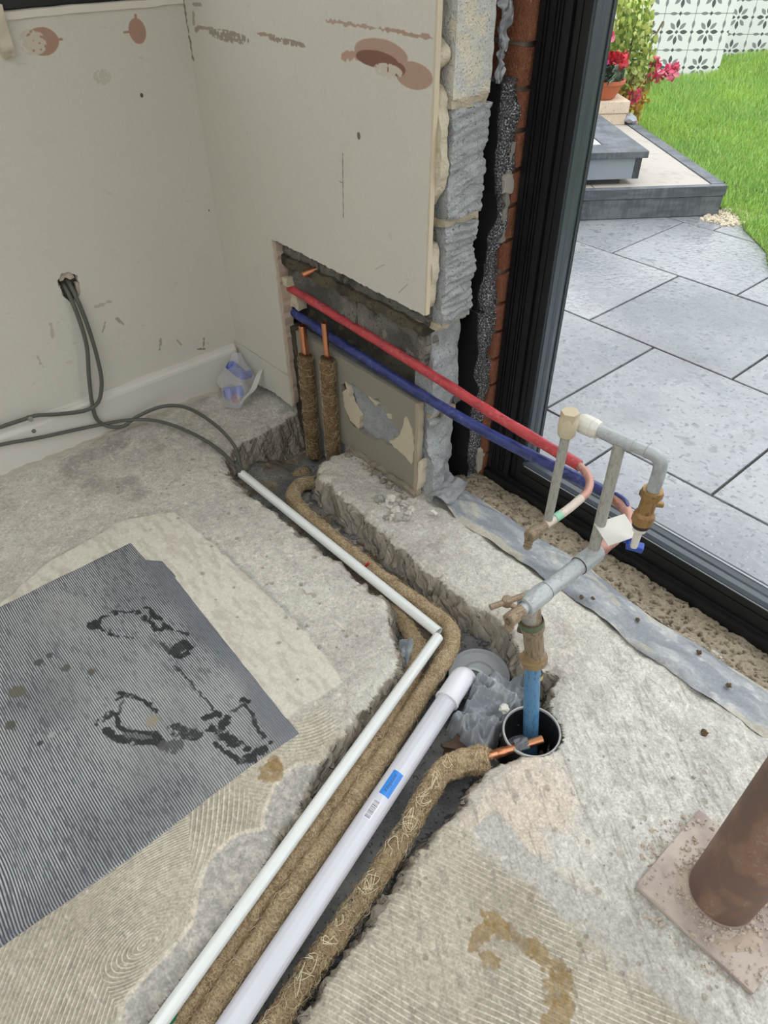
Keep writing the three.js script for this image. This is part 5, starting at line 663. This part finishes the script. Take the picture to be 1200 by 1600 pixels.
{
  const hot = thing('hot_water_pipe', 'red pipe along the wall ending in a capped grey upright', 'pipe');
  part(hot, 'red_sleeve', sweep([[0.285, 0.412, -0.034], [0.50, 0.405, -0.030], [0.85, 0.392, -0.026], [1.10, 0.376, -0.026], [1.225, 0.370, -0.028], [1.325, 0.368, -0.027]], (t) => 0.0118 + 0.0004 * Math.sin(t * 60), 90, 20), std(0xffffff, 0.45, { map: scuffTex([184, 66, 70], [148, 46, 52], [212, 140, 138], 1561) }));
  part(hot, 'copper_bend', sweep([[1.318, 0.368, -0.027], [1.345, 0.367, -0.020], [1.370, 0.366, -0.002], [1.386, 0.364, 0.028], [1.389, 0.363, 0.052]], 0.0082, 40, 18), pinkCopper);
  part(hot, 'painted_bend', sweep([[1.389, 0.363, 0.050], [1.391, 0.361, 0.09], [1.391, 0.360, 0.165]], 0.0085, 24, 18), paintedCopper);
  part(hot, 'green_paint_mark', sweep([[1.3912, 0.3608, 0.116], [1.3912, 0.3604, 0.135]], 0.00875, 6, 18), std(0x8fc2a4, 0.6));
  part(hot, 'upright', cyl([1.388, 0.352, 0.150], [1.3885, 0.562, 0.147], 0.0083), warmGrey);
  const nut = part(hot, 'end_nut', turned([1.3885, 0.556, 0.147], [1.3886, 1, 0.147], [[0.0085, 0], [0.0135, 0.001], [0.015, 0.004], [0.0155, 0.012], [0.0165, 0.018], [0.0165, 0.030], [0.0145, 0.036], [0.0135, 0.040], [0.012, 0.047], [0, 0.048]], 24), std(0xc9bda2, 0.6));
  part(nut, 'hex_flats', hexNut([1.3886, 0.588, 0.147], [1.3886, 0.604, 0.147], 0.0158), std(0xc4b698, 0.6));
  const ck = part(hot, 'drain_cock', turned([1.391, 0.360, 0.158], [1.390, 0.360, 1], [[0.007, 0], [0.009, 0.003], [0.009, 0.022], [0.0125, 0.023], [0.0125, 0.048], [0.011, 0.050], [0.0, 0.050]], 24), dullBrass);
  part(ck, 'outlet', turned([1.390, 0.352, 0.203], [1.384, 0.0, 0.215], [[0.008, 0], [0.0085, 0.005], [0.007, 0.008], [0.0085, 0.012], [0.007, 0.016], [0.0085, 0.020], [0.006, 0.024], [0, 0.024]], 20), dullBrass);
  part(ck, 'square_key', box(1.3865, 1.3935, 0.3565, 0.3635, 0.206, 0.214), dullBrass);

  const cold = thing('cold_water_pipe', 'blue pipe running along the wall below the red pipe', 'pipe');
  const blueM = std(0xffffff, 0.4, { map: scuffTex([52, 62, 122], [34, 40, 86], [122, 130, 166], 1571) });
  part(cold, 'blue_sleeve', sweep([[0.268, 0.336, -0.040], [0.45, 0.330, -0.034], [0.99, 0.315, -0.030], [1.22, 0.325, -0.030], [1.36, 0.334, -0.032], [1.425, 0.338, -0.030]], (t) => 0.0125 + 0.0003 * Math.sin(t * 44) - 0.003 * ss(0.97, 1, t), 100, 20), blueM);
  part(cold, 'torn_sleeve_end', sweep([[1.418, 0.342, -0.034], [1.440, 0.347, -0.028], [1.455, 0.344, -0.018]], (t, a) => 0.011 * (1 - 0.5 * t) * (0.7 + 0.3 * Math.sin(a * 2)), 14, 12), blueM);
  part(cold, 'copper_bend', sweep([[1.415, 0.337, -0.030], [1.45, 0.336, -0.018], [1.476, 0.333, 0.008], [1.484, 0.331, 0.05], [1.483, 0.330, 0.125]], 0.0115, 36, 18), pinkCopper);

  // mains riser, stopcock and manifold
  const mains = thing('mains_pipe_stand', 'blue mains pipe rising from the drain with brass stopcock and grey pipework', 'pipework');
  const ax = (y) => [1.531 - 0.1675 * (y + 0.06) * 0.95, y, 0.280 + (y > 0.15 ? (y - 0.15) * 0.06 : -0.037 * (y + 0.06))];
  part(mains, 'blue_pipe', cyl(ax(-0.30), ax(0.156), 0.0155, 0.0155, 32), std(0xffffff, 0.42, { map: scuffTex([84, 132, 170], [62, 104, 142], [136, 164, 186], 1581) }), 'blue plastic pipe');
  part(mains, 'tape_scrap', sweep([ax(0.112), ax(0.122)], (t, a) => 0.01575 + 0.0008 * Math.sin(a * 3), 4, 24, false), std(0xa9a87c, 0.8));
  const s0 = ax(0.150), s1 = ax(0.325), body = part(mains, 'stopcock', turned(s0, s1, [[0.0165, 0], [0.0225, 0.001], [0.0235, 0.004], [0.0235, 0.014], [0.0205, 0.018], [0.0175, 0.026], [0.0175, 0.030], [0.0185, 0.034], [0.0185, 0.085], [0.021, 0.092], [0.0225, 0.097], [0.0225, 0.110], [0.0195, 0.114], [0.0175, 0.118], [0.0165, 0.150], [0.0165, 0.175]], 32), dullBrass);
  part(body, 'lower_nut', hexNut(ax(0.156), ax(0.170), 0.0255), std(0x9c8460, 0.5, { metalness: 0.4 })); part(body, 'upper_ring', turned(ax(0.255), s1, [[0.0225, 0], [0.0232, 0.003], [0.0232, 0.010], [0.0222, 0.013]], 32), std(0x5c6650, 0.7)); part(body, 'neck', cyl(ax(0.268), ax(0.325), 0.0165), warmGrey);
  part(body, 'side_spindle', turned([1.487, 0.228, 0.278], [1.462, 0.240, 0.300], [[0.012, 0], [0.012, 0.016], [0.008, 0.018], [0.008, 0.032], [0, 0.033]], 20), std(0x53504a, 0.6));
  part(mains, 'manifold', cyl([1.483, 0.331, 0.318], [1.4835, 0.331, 0.115], 0.0158, 0.0158, 32), greyPaint);
  part(mains, 'tee_collar', turned([1.483, 0.331, 0.322], [1.483, 0.331, -1], [[0.012, 0], [0.0172, 0.001], [0.018, 0.003], [0.018, 0.054], [0.0172, 0.056], [0.0158, 0.056]], 32), greyPaint); part(mains, 'tee_collar', turned([1.4835, 0.331, 0.172], [1.4835, 0.331, -1], [[0.0158, 0], [0.0172, 0.0], [0.018, 0.002], [0.018, 0.052], [0.0165, 0.054], [0.0115, 0.058]], 32), greyPaint);
  const joint = std(0x3a3d3f, 0.6); part(mains, 'joint_ring', turned([1.4835, 0.331, 0.1735], [1.4835, 0.331, -1], [[0.0158, 0], [0.0173, 0], [0.0173, 0.0016], [0.0158, 0.0016]], 32), joint); part(mains, 'joint_ring', turned([1.483, 0.331, 0.2665], [1.483, 0.331, -1], [[0.0158, 0], [0.0173, 0], [0.0173, 0.0016], [0.0158, 0.0016]], 32), joint);
  part(mains, 'elbow_joint', sweep([[1.483, 0.331, 0.118], [1.483, 0.331, 0.09], [1.4835, 0.331, 0.07]], (t) => mix(0.0155, 0.0118, t), 12, 20), pinkCopper);
  part(mains, 'end_stub', cyl([1.484, 0.332, 0.319], [1.486, 0.333, 0.336], 0.0105), greyPaint);
  const dc = part(mains, 'drain_cock', turned([1.486, 0.333, 0.332], [1.4885, 0.333, 1], [[0.010, 0], [0.0125, 0.001], [0.0125, 0.034], [0.010, 0.036], [0.006, 0.036], [0.006, 0.031], [0, 0.031]], 24), dullBrass);
  part(dc, 'outlet', turned([1.487, 0.327, 0.362], [1.480, 0.0, 0.376], [[0.0085, 0], [0.009, 0.004], [0.0075, 0.008], [0.0088, 0.012], [0.007, 0.018], [0.005, 0.020], [0, 0.020]], 20), dullBrass);
  const th = part(mains, 'tee_handle', cyl([1.4525, 0.345, 0.376], [1.472, 0.345, 0.314], 0.0052, 0.0052, 16), dullBrass); part(th, 'hub', turned([1.462, 0.336, 0.345], [1.462, 1, 0.345], [[0, 0], [0.0085, 0.001], [0.0095, 0.008], [0.0085, 0.016], [0, 0.018]], 20), dullBrass); part(th, 'spindle', cyl([1.462, 0.342, 0.345], [1.486, 0.338, 0.338], 0.0045), dullBrass);
  part(mains, 'upright', cyl([1.482, 0.335, 0.130], [1.471, 0.568, 0.114], 0.0104), warmGrey);
  part(mains, 'cross_bar', cyl([1.412, 0.573, 0.117], [1.524, 0.573, 0.106], 0.0106), greyPaint); part(mains, 'tee_collar', cyl([1.452, 0.573, 0.1135], [1.492, 0.573, 0.1095], 0.0118), greyPaint);
  part(mains, 'bend', sweep([[1.515, 0.573, 0.107], [1.530, 0.573, 0.1055], [1.541, 0.566, 0.105], [1.5445, 0.550, 0.106], [1.5445, 0.505, 0.107]], 0.0112, 40, 22), greyPaint);
  const cap = part(mains, 'push_fit_cap', turned([1.430, 0.573, 0.1155], [1.0, 0.573, 0.156], [[0.0106, 0], [0.0145, 0.0005], [0.0155, 0.003], [0.0155, 0.007], [0.0168, 0.009], [0.0168, 0.012], [0.0158, 0.014], [0.017, 0.017], [0.017, 0.032], [0.0145, 0.038], [0.0112, 0.040], [0.0112, 0.052], [0.010, 0.053], [0, 0.053]], 32), whitePlastic);
  const v0 = [1.5445, 0.512, 0.107], vb = [1.5425, 0.430, 0.107], valve = part(mains, 'check_valve', turned(v0, vb, [[0.0115, 0], [0.0165, 0.0], [0.0175, 0.003], [0.0175, 0.012], [0.0150, 0.015], [0.0135, 0.018], [0.0135, 0.048], [0.0155, 0.051], [0.0172, 0.054], [0.0172, 0.072], [0.0150, 0.075], [0.010, 0.076]], 28), brassM);
  part(valve, 'hex_nut', hexNut([1.5442, 0.507, 0.107], [1.5440, 0.496, 0.107], 0.0192), brassM); part(valve, 'hex_nut', hexNut([1.5432, 0.455, 0.107], [1.5428, 0.441, 0.107], 0.0186), brassM); part(valve, 'test_plug', cyl([1.550, 0.480, 0.098], [1.560, 0.478, 0.088], 0.0055), brassM); part(valve, 'black_ring', turned([1.5428, 0.437, 0.107], [1.5418, 0, 0.107], [[0.010, 0], [0.0145, 0], [0.0145, 0.007], [0.010, 0.007]], 24), std(0x2c2620, 0.7));
  part(valve, 'white_nozzle', turned([1.5425, 0.432, 0.107], [1.536, 0, 0.102], [[0.010, 0], [0.0115, 0.002], [0.0115, 0.012], [0.007, 0.018], [0.0065, 0.052], [0, 0.052]], 20), whitePlastic);
  const lever = part(valve, 'blue_lever', new RoundedBoxGeometry(0.030, 0.014, 0.016, 2, 0.003), phys(0x2347a6, 0.35)); lever.position.set(1.541, 0.376, 0.100); lever.rotation.set(0.2, 0.5, -0.2);
  const lev2 = part(valve, 'blue_lever', new RoundedBoxGeometry(0.016, 0.010, 0.026, 2, 0.003), phys(0x2347a6, 0.35)); lev2.position.set(1.523, 0.380, 0.094); lev2.rotation.y = 0.4;
  // off-white plastic tag caught between pipe and valve
  const tg = slabXY([[-0.033, -0.024], [0.033, -0.024], [0.033, 0.024], [-0.033, 0.024]], -0.0008, 0.0008), tag = solo('plastic_tag', 'blank off-white tag between the grey upright and the brass valve', 'tag', tg, std(0xcfcdc4, 0.6));
  const ux = V(0.30, 0.0, -0.95).normalize(), uy = V(-0.90, 0.30, -0.285).normalize(); tag.matrixAutoUpdate = true; { const mm = new THREE.Matrix4().makeBasis(ux, uy, V().crossVectors(ux, uy)); tag.quaternion.setFromRotationMatrix(mm); tag.position.copy(V(1.505, 0.398, 0.112)); }
}
// ------------------------------------------------------------------ grey cables
{
  const cabM = std(0x55564f, 0.55);
  const flat = (pts, n = 90) => sweep(pts, (t, a) => 0.0044 + 0.0014 * Math.abs(Math.cos(a)), n, 12);
  const c1 = thing('cable', 'grey cable hanging from the wall hole and turning left along the skirting', 'cable'); 
  part(c1, 'sheath', flat([[-0.035, 0.475, 0.462], [-0.012, 0.470, 0.463], [0.012, 0.445, 0.463], [0.026, 0.372, 0.459], [0.034, 0.255, 0.461], [0.036, 0.176, 0.472], [0.034, 0.123, 0.499], [0.032, 0.114, 0.534], [0.027, 0.129, 0.606], [0.024, 0.150, 0.671], [0.022, 0.150, 0.70], [0.020, 0.152, 0.767], [0.018, 0.15, 0.95], [0.018, 0.16, 1.3]]), cabM);
  const cl = part(c1, 'cable_clip', turned([0.014, 0.147, 0.686], [0.034, 0.147, 0.686], [[0, 0], [0.007, 0.0], [0.0075, 0.004], [0.0075, 0.014], [0.006, 0.018], [0, 0.018]], 16), std(0x8d8a80, 0.5));
  const c2 = thing('cable', 'grey cable hanging from the wall hole and looping over the floor into the conduit', 'cable');
  part(c2, 'sheath', flat([[-0.035, 0.470, 0.474], [-0.012, 0.462, 0.476], [0.012, 0.435, 0.476], [0.026, 0.377, 0.475], [0.033, 0.302, 0.479], [0.034, 0.208, 0.500], [0.032, 0.118, 0.514], [0.034, 0.072, 0.514], [0.040, 0.042, 0.492], [0.052, 0.030, 0.454], [0.050, 0.042, 0.400], [0.082, 0.062, 0.326], [0.130, 0.062, 0.278], [0.268, 0.050, 0.250], [0.379, 0.026, 0.254], [0.425, 0.000, 0.274], [0.450, -0.014, 0.2805], [0.52, -0.015, 0.279]]), cabM);
  const c3 = thing('cable', 'grey cable lying along the skirting and over the floor into the conduit', 'cable');
  part(c3, 'sheath', flat([[0.026, 0.125, 1.25], [0.026, 0.118, 0.95], [0.027, 0.105, 0.786], [0.028, 0.083, 0.686], [0.030, 0.053, 0.523], [0.050, 0.040, 0.424], [0.090, 0.028, 0.360], [0.205, 0.020, 0.308], [0.327, 0.010, 0.284], [0.415, -0.004, 0.282], [0.450, -0.017, 0.282], [0.52, -0.017, 0.280]]), cabM);
  const t = solo('tape_wrap', 'dark tape around the cables where they enter the conduit', 'tape', sweep([[0.413, 0.006, 0.278], [0.428, -0.006, 0.279], [0.442, -0.014, 0.280]], (u, a) => 0.0095 + 0.0015 * Math.sin(a * 3 + u * 8), 14, 14), std(0x4c4c48, 0.7));
  const chipM = std(0xb7aa98, 0.95); for (const [y0, y1, z0, z1, k] of [[0.478, 0.503, 0.446, 0.484, 1], [0.440, 0.470, 0.488, 0.496, 2], [0.425, 0.460, 0.438, 0.447, 3]]) part(wallLeft, 'torn_plaster', roughBox(-0.018, -0.006, y0, y1, z0, z1, 0.005, (x, y, z) => [(noise3(x * 90, y * 90, z * 90, k) - 0.5) * 0.008, (noise3(x * 90, y * 90, z * 90, k + 4) - 0.5) * 0.012, (noise3(x * 90, y * 90, z * 90, k + 7) - 0.5) * 0.008]), chipM);
  // back box in the hole
  const hb = part(wallLeft, 'hole_debris', roughBox(-0.040, -0.026, 0.41, 0.50, 0.435, 0.495, 0.008, (x, y, z) => [(noise3(x * 60, y * 60, z * 60, 4) - 0.5) * 0.02, 0, 0]), std(0x6e6455, 0.97));
}
// ------------------------------------------------------------------ steel post on its base plate
{
  const rust = colorTex(512, 512, (u, v) => { const a = tfbm(u, v, 5, 5, 1601), b = tfbm(u, v, 40, 2, 1602), d = tfbm(u, v, 9, 3, 1603); let c = mix3([116, 94, 84], [140, 110, 94], ss(0.35, 0.65, a)); c = mix3(c, [134, 98, 78], 0.4 * ss(0.58, 0.7, d)); c = mix3(c, [164, 150, 136], 0.5 * ss(0.62, 0.78, b * 0.5 + a * 0.5)); return c; }, 4);
  const t = thing('steel_post', 'rusty brown round steel post on a dusty square plate', 'post', [1.945, 0, 0.308]);
  const tube = new THREE.CylinderGeometry(0.0525, 0.0525, 2.44, 56, 1, false); tube.translate(0, 1.226, 0); const uv = tube.attributes.uv; for (let i = 0; i < uv.count; i++) uv.setXY(i, uv.getX(i) * 0.5, uv.getY(i) * 2.44);
  const tb = part(t, 'tube', tube, std(0xffffff, 0.7, { map: rust, metalness: 0.1 })); 
  const plateTex = colorTex(512, 512, (u, v) => { const a = tfbm(u, v, 6, 4, 1611), b = tn(u, v, 150, 1612); const c = mix3([158, 142, 134], [190, 176, 164], ss(0.3, 0.7, a)); return b > 0.9 ? mix3(c, [206, 196, 182], 0.6) : c; }, 3);
  part(t, 'base_plate', rbox(-0.100, 0.105, 0.0, 0.012, -0.10, 0.096, 0.003, 2), std(0xffffff, 0.75, { map: plateTex }));
  part(t, 'weld', turned([0, 0.011, 0], [0, 1, 0], [[0.05, 0], [0.056, 0.0], [0.0555, 0.003], [0.0525, 0.005]], 48), std(0x94837a, 0.9));
  const dust = patch(-0.098, 0.103, -0.098, 0.094, 60, 60, (x, z) => { const r = Math.hypot(x, z), a = Math.atan2(z, x); return 0.0105 + 0.014 * Math.exp(-((r - 0.058) ** 2) / 0.0006) * (0.3 + fbm(x * 24, z * 24, 3, 4)) * (0.25 + 0.75 * ss(-0.6, 0.8, Math.sin(a + 0.6) + 0.3)) * ss(0.36, 0.6, fbm(x * 12 + 3, z * 12, 3, 9) + 0.12) + (fbm(x * 80, z * 80, 2, 5) - 0.5) * 0.0025 - 0.001; });
  const gi = new THREE.InstancedMesh(pebble(71, 1, 0.7), std(0xbcae9f, 1), 900), gm = new THREE.Matrix4(), gq = new THREE.Quaternion(), ge = new THREE.Euler(), rg = rngOf(313); for (let i = 0; i < 900; i++) { const a = rg() * 6.28, edgeD = rg() < 0.35, d = edgeD ? 0.105 + rg() * 0.03 : 0.055 + rg() * rg() * 0.055; let x = Math.cos(a) * d, z = Math.sin(a) * d; if (!edgeD) { x = clamp(x, -0.098, 0.103); z = clamp(z, -0.098, 0.094); } const on = x > -0.1 && x < 0.105 && z > -0.1 && z < 0.096; gm.compose(V(x, on ? 0.0135 : 0.001, z), gq.setFromEuler(ge.set(rg() * 3, rg() * 3, rg() * 3)), V(1, 1, 1).multiplyScalar(0.0008 + rg() * rg() * 0.0042)); gi.setMatrixAt(i, gm); } gi.name = 'grit'; gi.userData.kind = 'stuff'; t.add(gi);
  const ds = part(t, 'dust_heap', dust, std(0xb3a291, 1)); ds.userData.kind = 'stuff';
}
// ------------------------------------------------------------------ bag of fittings in the corner
{
  const bagM = phys(0xffffff, 0.25, { transmission: 0.8, thickness: 0, side: THREE.DoubleSide });
  const g = sweep([[0.155, 0.006, 0.130], [0.140, 0.022, 0.112], [0.105, 0.040, 0.080], [0.070, 0.060, 0.050], [0.050, 0.090, 0.035], [0.040, 0.120, 0.028]], (t, a) => (0.012 + 0.040 * Math.sin(clamp(t * 0.9 + 0.08) * Math.PI)) * (0.85 + 0.3 * noise(t * 9, a * 1.6, 5) + 0.12 * Math.sin(a * 4 + t * 9)), 60, 28);
  const p = g.attributes.position; for (let i = 0; i < p.count; i++) { p.setX(i, Math.max(0.022, p.getX(i))); p.setZ(i, Math.max(0.004, p.getZ(i))); p.setY(i, Math.max(0.004, p.getY(i))); } g.computeVertexNormals();
  const bag = thing('plastic_bag', 'clear plastic bag of pipe fittings slumped in the room corner', 'bag'); part(bag, 'film', g, bagM);
  const hd = patch(0, 1, 0, 1, 24, 6, (u, v) => [mix(0.168, 0.150, u) + v * 0.014 * Math.sin(u * 3) , 0.012 + u * 0.082 + 0.006 * Math.sin(u * 9) + v * 0.005, mix(0.115, 0.010, u) - v * 0.014]); part(bag, 'folded_seal', hd, std(0xb9b8b0, 0.5, { side: THREE.DoubleSide }));
  const blueP = phys(0x1f4fc4, 0.35), fit = (x, y, z, rx, ry, s, label) => { const t = thing('pipe_fitting', label, 'pipe fitting', [x, y, z]); t.rotation.set(rx, ry, 0.3); part(t, 'body', turned([0, -0.022 * s, 0], [0, 1, 0], [[0.009 * s, 0], [0.014 * s, 0.001], [0.015 * s, 0.012 * s], [0.012 * s, 0.015 * s], [0.012 * s, 0.03 * s], [0.015 * s, 0.033 * s], [0.014 * s, 0.044 * s], [0.009 * s, 0.044 * s]], 20), blueP); part(t, 'collar', hexNut([0, -0.004 * s, 0], [0, 0.008 * s, 0], 0.0165 * s), phys(0x1d3f9c, 0.4)); return t; };
  fit(0.062, 0.078, 0.050, 0.5, 0.4, 1.2, 'bright blue fitting at the top of the clear bag'); fit(0.108, 0.030, 0.095, 1.2, 0.9, 1.35, 'large blue fitting at the bottom left of the clear bag'); fit(0.085, 0.058, 0.030, 1.1, 2.2, 0.9, 'pale blue fitting at the right of the clear bag');
  const ring = solo('red_washer', 'dull red ring at the bottom of the clear bag', 'washer', new THREE.TorusGeometry(0.010, 0.0032, 10, 28), std(0x9a4238, 0.5)); ring.position.set(0.140, 0.024, 0.105); ring.rotation.set(-0.7, 0.7, 0);
}
// ------------------------------------------------------------------ loose rubble and grit
{
  const rn = rngOf(606), ms = [0xbdb9af, 0xa9a59b, 0xc8c3b7, 0x98958d].map((c) => std(c, 0.95)), gs = [1, 2, 3, 4, 5].map((s) => pebble(s * 7, 1, 0.75));
  const dull = [0x8d8373, 0x9a9080, 0x7f7668, 0x8b8780].map((c) => std(c, 0.95)), drop = (n, fn, label, group, dark = false, name = 'rubble_chip') => { for (let i = 0; i < n; i++) { const [x, z, r, dy] = fn(i), y = floorY(x, z), o = solo(name, label, 'rubble', gs[(rn() * 5) | 0], (dark ? dull : ms)[(rn() * 4) | 0], group); o.position.set(x, y + r * 0.42 + (dy || 0), z); o.scale.setScalar(r); o.rotation.set((rn() - 0.5) * 0.5, rn() * 6, (rn() - 0.5) * 0.5); } };
  drop(42, () => { const a = rn() * 6.28, d = Math.sqrt(rn()) * 0.055; return [0.862 + Math.cos(a) * d * 1.1, 0.068 + Math.sin(a) * d * 0.8, 0.004 + rn() * rn() * 0.015]; }, 'grey concrete chip in the small rubble heap on the slab', 'chips in the rubble heap');
  drop(26, () => [0.60 + rn() * 0.62, 0.165 + rn() * 0.03, 0.003 + rn() * rn() * 0.009], 'small stone lying in the trench by the broken slab edge', 'stones along the trench', true);
  drop(30, () => [0.57 + rn() * 0.28, 0.0 + rn() * 0.02, 0.003 + rn() * rn() * 0.012], 'crumb of mortar along the foot of the rendered wall', 'mortar crumbs along the wall', true);
  drop(16, () => [1.39 + rn() * 0.1, 0.25 + rn() * 0.12, 0.003 + rn() * rn() * 0.006, 0.012], 'small stone in the torn membrane by the drain', 'stones in the torn membrane');
  drop(24, () => [1.65 + rn() * 0.38, 0.10 + rn() * 0.33, 0.0015 + rn() * rn() * 0.004], 'tiny stone scattered on the concrete near the steel post', 'grit near the steel post');
  drop(20, () => [0.45 + rn() * 0.7, 0.37 + rn() * 0.14, 0.0015 + rn() * rn() * 0.005], 'tiny crumb on the concrete between mat and trench', 'grit between mat and trench');
  const w = solo('pale_stone', 'flat white stone on the torn membrane by the drain', 'stone', pebble(33, 0.011, 0.6), std(0xd6d3c8, 0.8)); w.position.set(1.462, -0.028, 0.292);
  const flake = solo('plaster_flake', 'pale plaster flake lying on the concrete left of the conduit', 'flake', slabXY(jag([[-0.012, -0.008], [0.010, -0.010], [0.015, 0.002], [0.0, 0.010], [-0.014, 0.004]], 0.006, 0.0015, 8), 0, 0.003), std(0xc9c5ba, 0.9)); flake.rotation.x = -Math.PI / 2; flake.position.set(0.948, 0.003, 0.415);
  const flake2 = solo('plaster_flake', 'white plaster flake by the curled membrane flap', 'flake', slabXY(jag([[-0.010, -0.004], [0.012, -0.004], [0.010, 0.005], [-0.008, 0.006]], 0.006, 0.0012, 9), 0, 0.004), std(0xd8d4c8, 0.9)); flake2.rotation.x = -Math.PI / 2; flake2.position.set(0.948, 0.006, 0.0);
  const fl3 = solo('skirting_splinter', 'pale splinter lying at the foot of the skirting board', 'splinter', roughBox(0.04, 0.052, 0.0, 0.006, 0.50, 0.555, 0.006, (x, y, z) => [(noise(z * 80, 1, 2) - 0.5) * 0.008 + (z - 0.53) * 0.2, (noise(z * 70, 4, 3) - 0.5) * 0.004, 0]), std(0xb5ad9c, 0.9));
  const mud = std(0x5a4a36, 0.95); let i = 0;
  for (const [x, z, r, l] of [[1.395, -0.045, 0.006, 'dark mud crumb on the membrane, left of a pair below the manifold'], [1.415, -0.060, 0.006, 'dark mud crumb on the membrane, right of a pair below the manifold'], [1.52, -0.085, 0.005, 'dark mud crumb alone on the membrane, right of the manifold'], [1.66, -0.105, 0.006, 'dark mud crumb at the mortar edge of the membrane'], [1.745, -0.075, 0.006, 'dark mud crumb on the membrane near the right edge of the picture'], [1.77, 0.06, 0.008, 'brown mud lump on the concrete near the membrane'], [1.86, -0.06, 0.010, 'brown mud lump on the membrane above the steel post']]) { const o = solo('mud_crumb', l, 'mud', gs[i++ % 5], mud); o.position.set(x, (z < -0.02 ? 0.012 : floorY(x, z)) + r * 0.3, z); o.scale.setScalar(r); }
}
scene.traverse((o) => { if (o.isMesh) { o.castShadow = true; o.receiveShadow = true; } });
renderer.render(scene, camera);
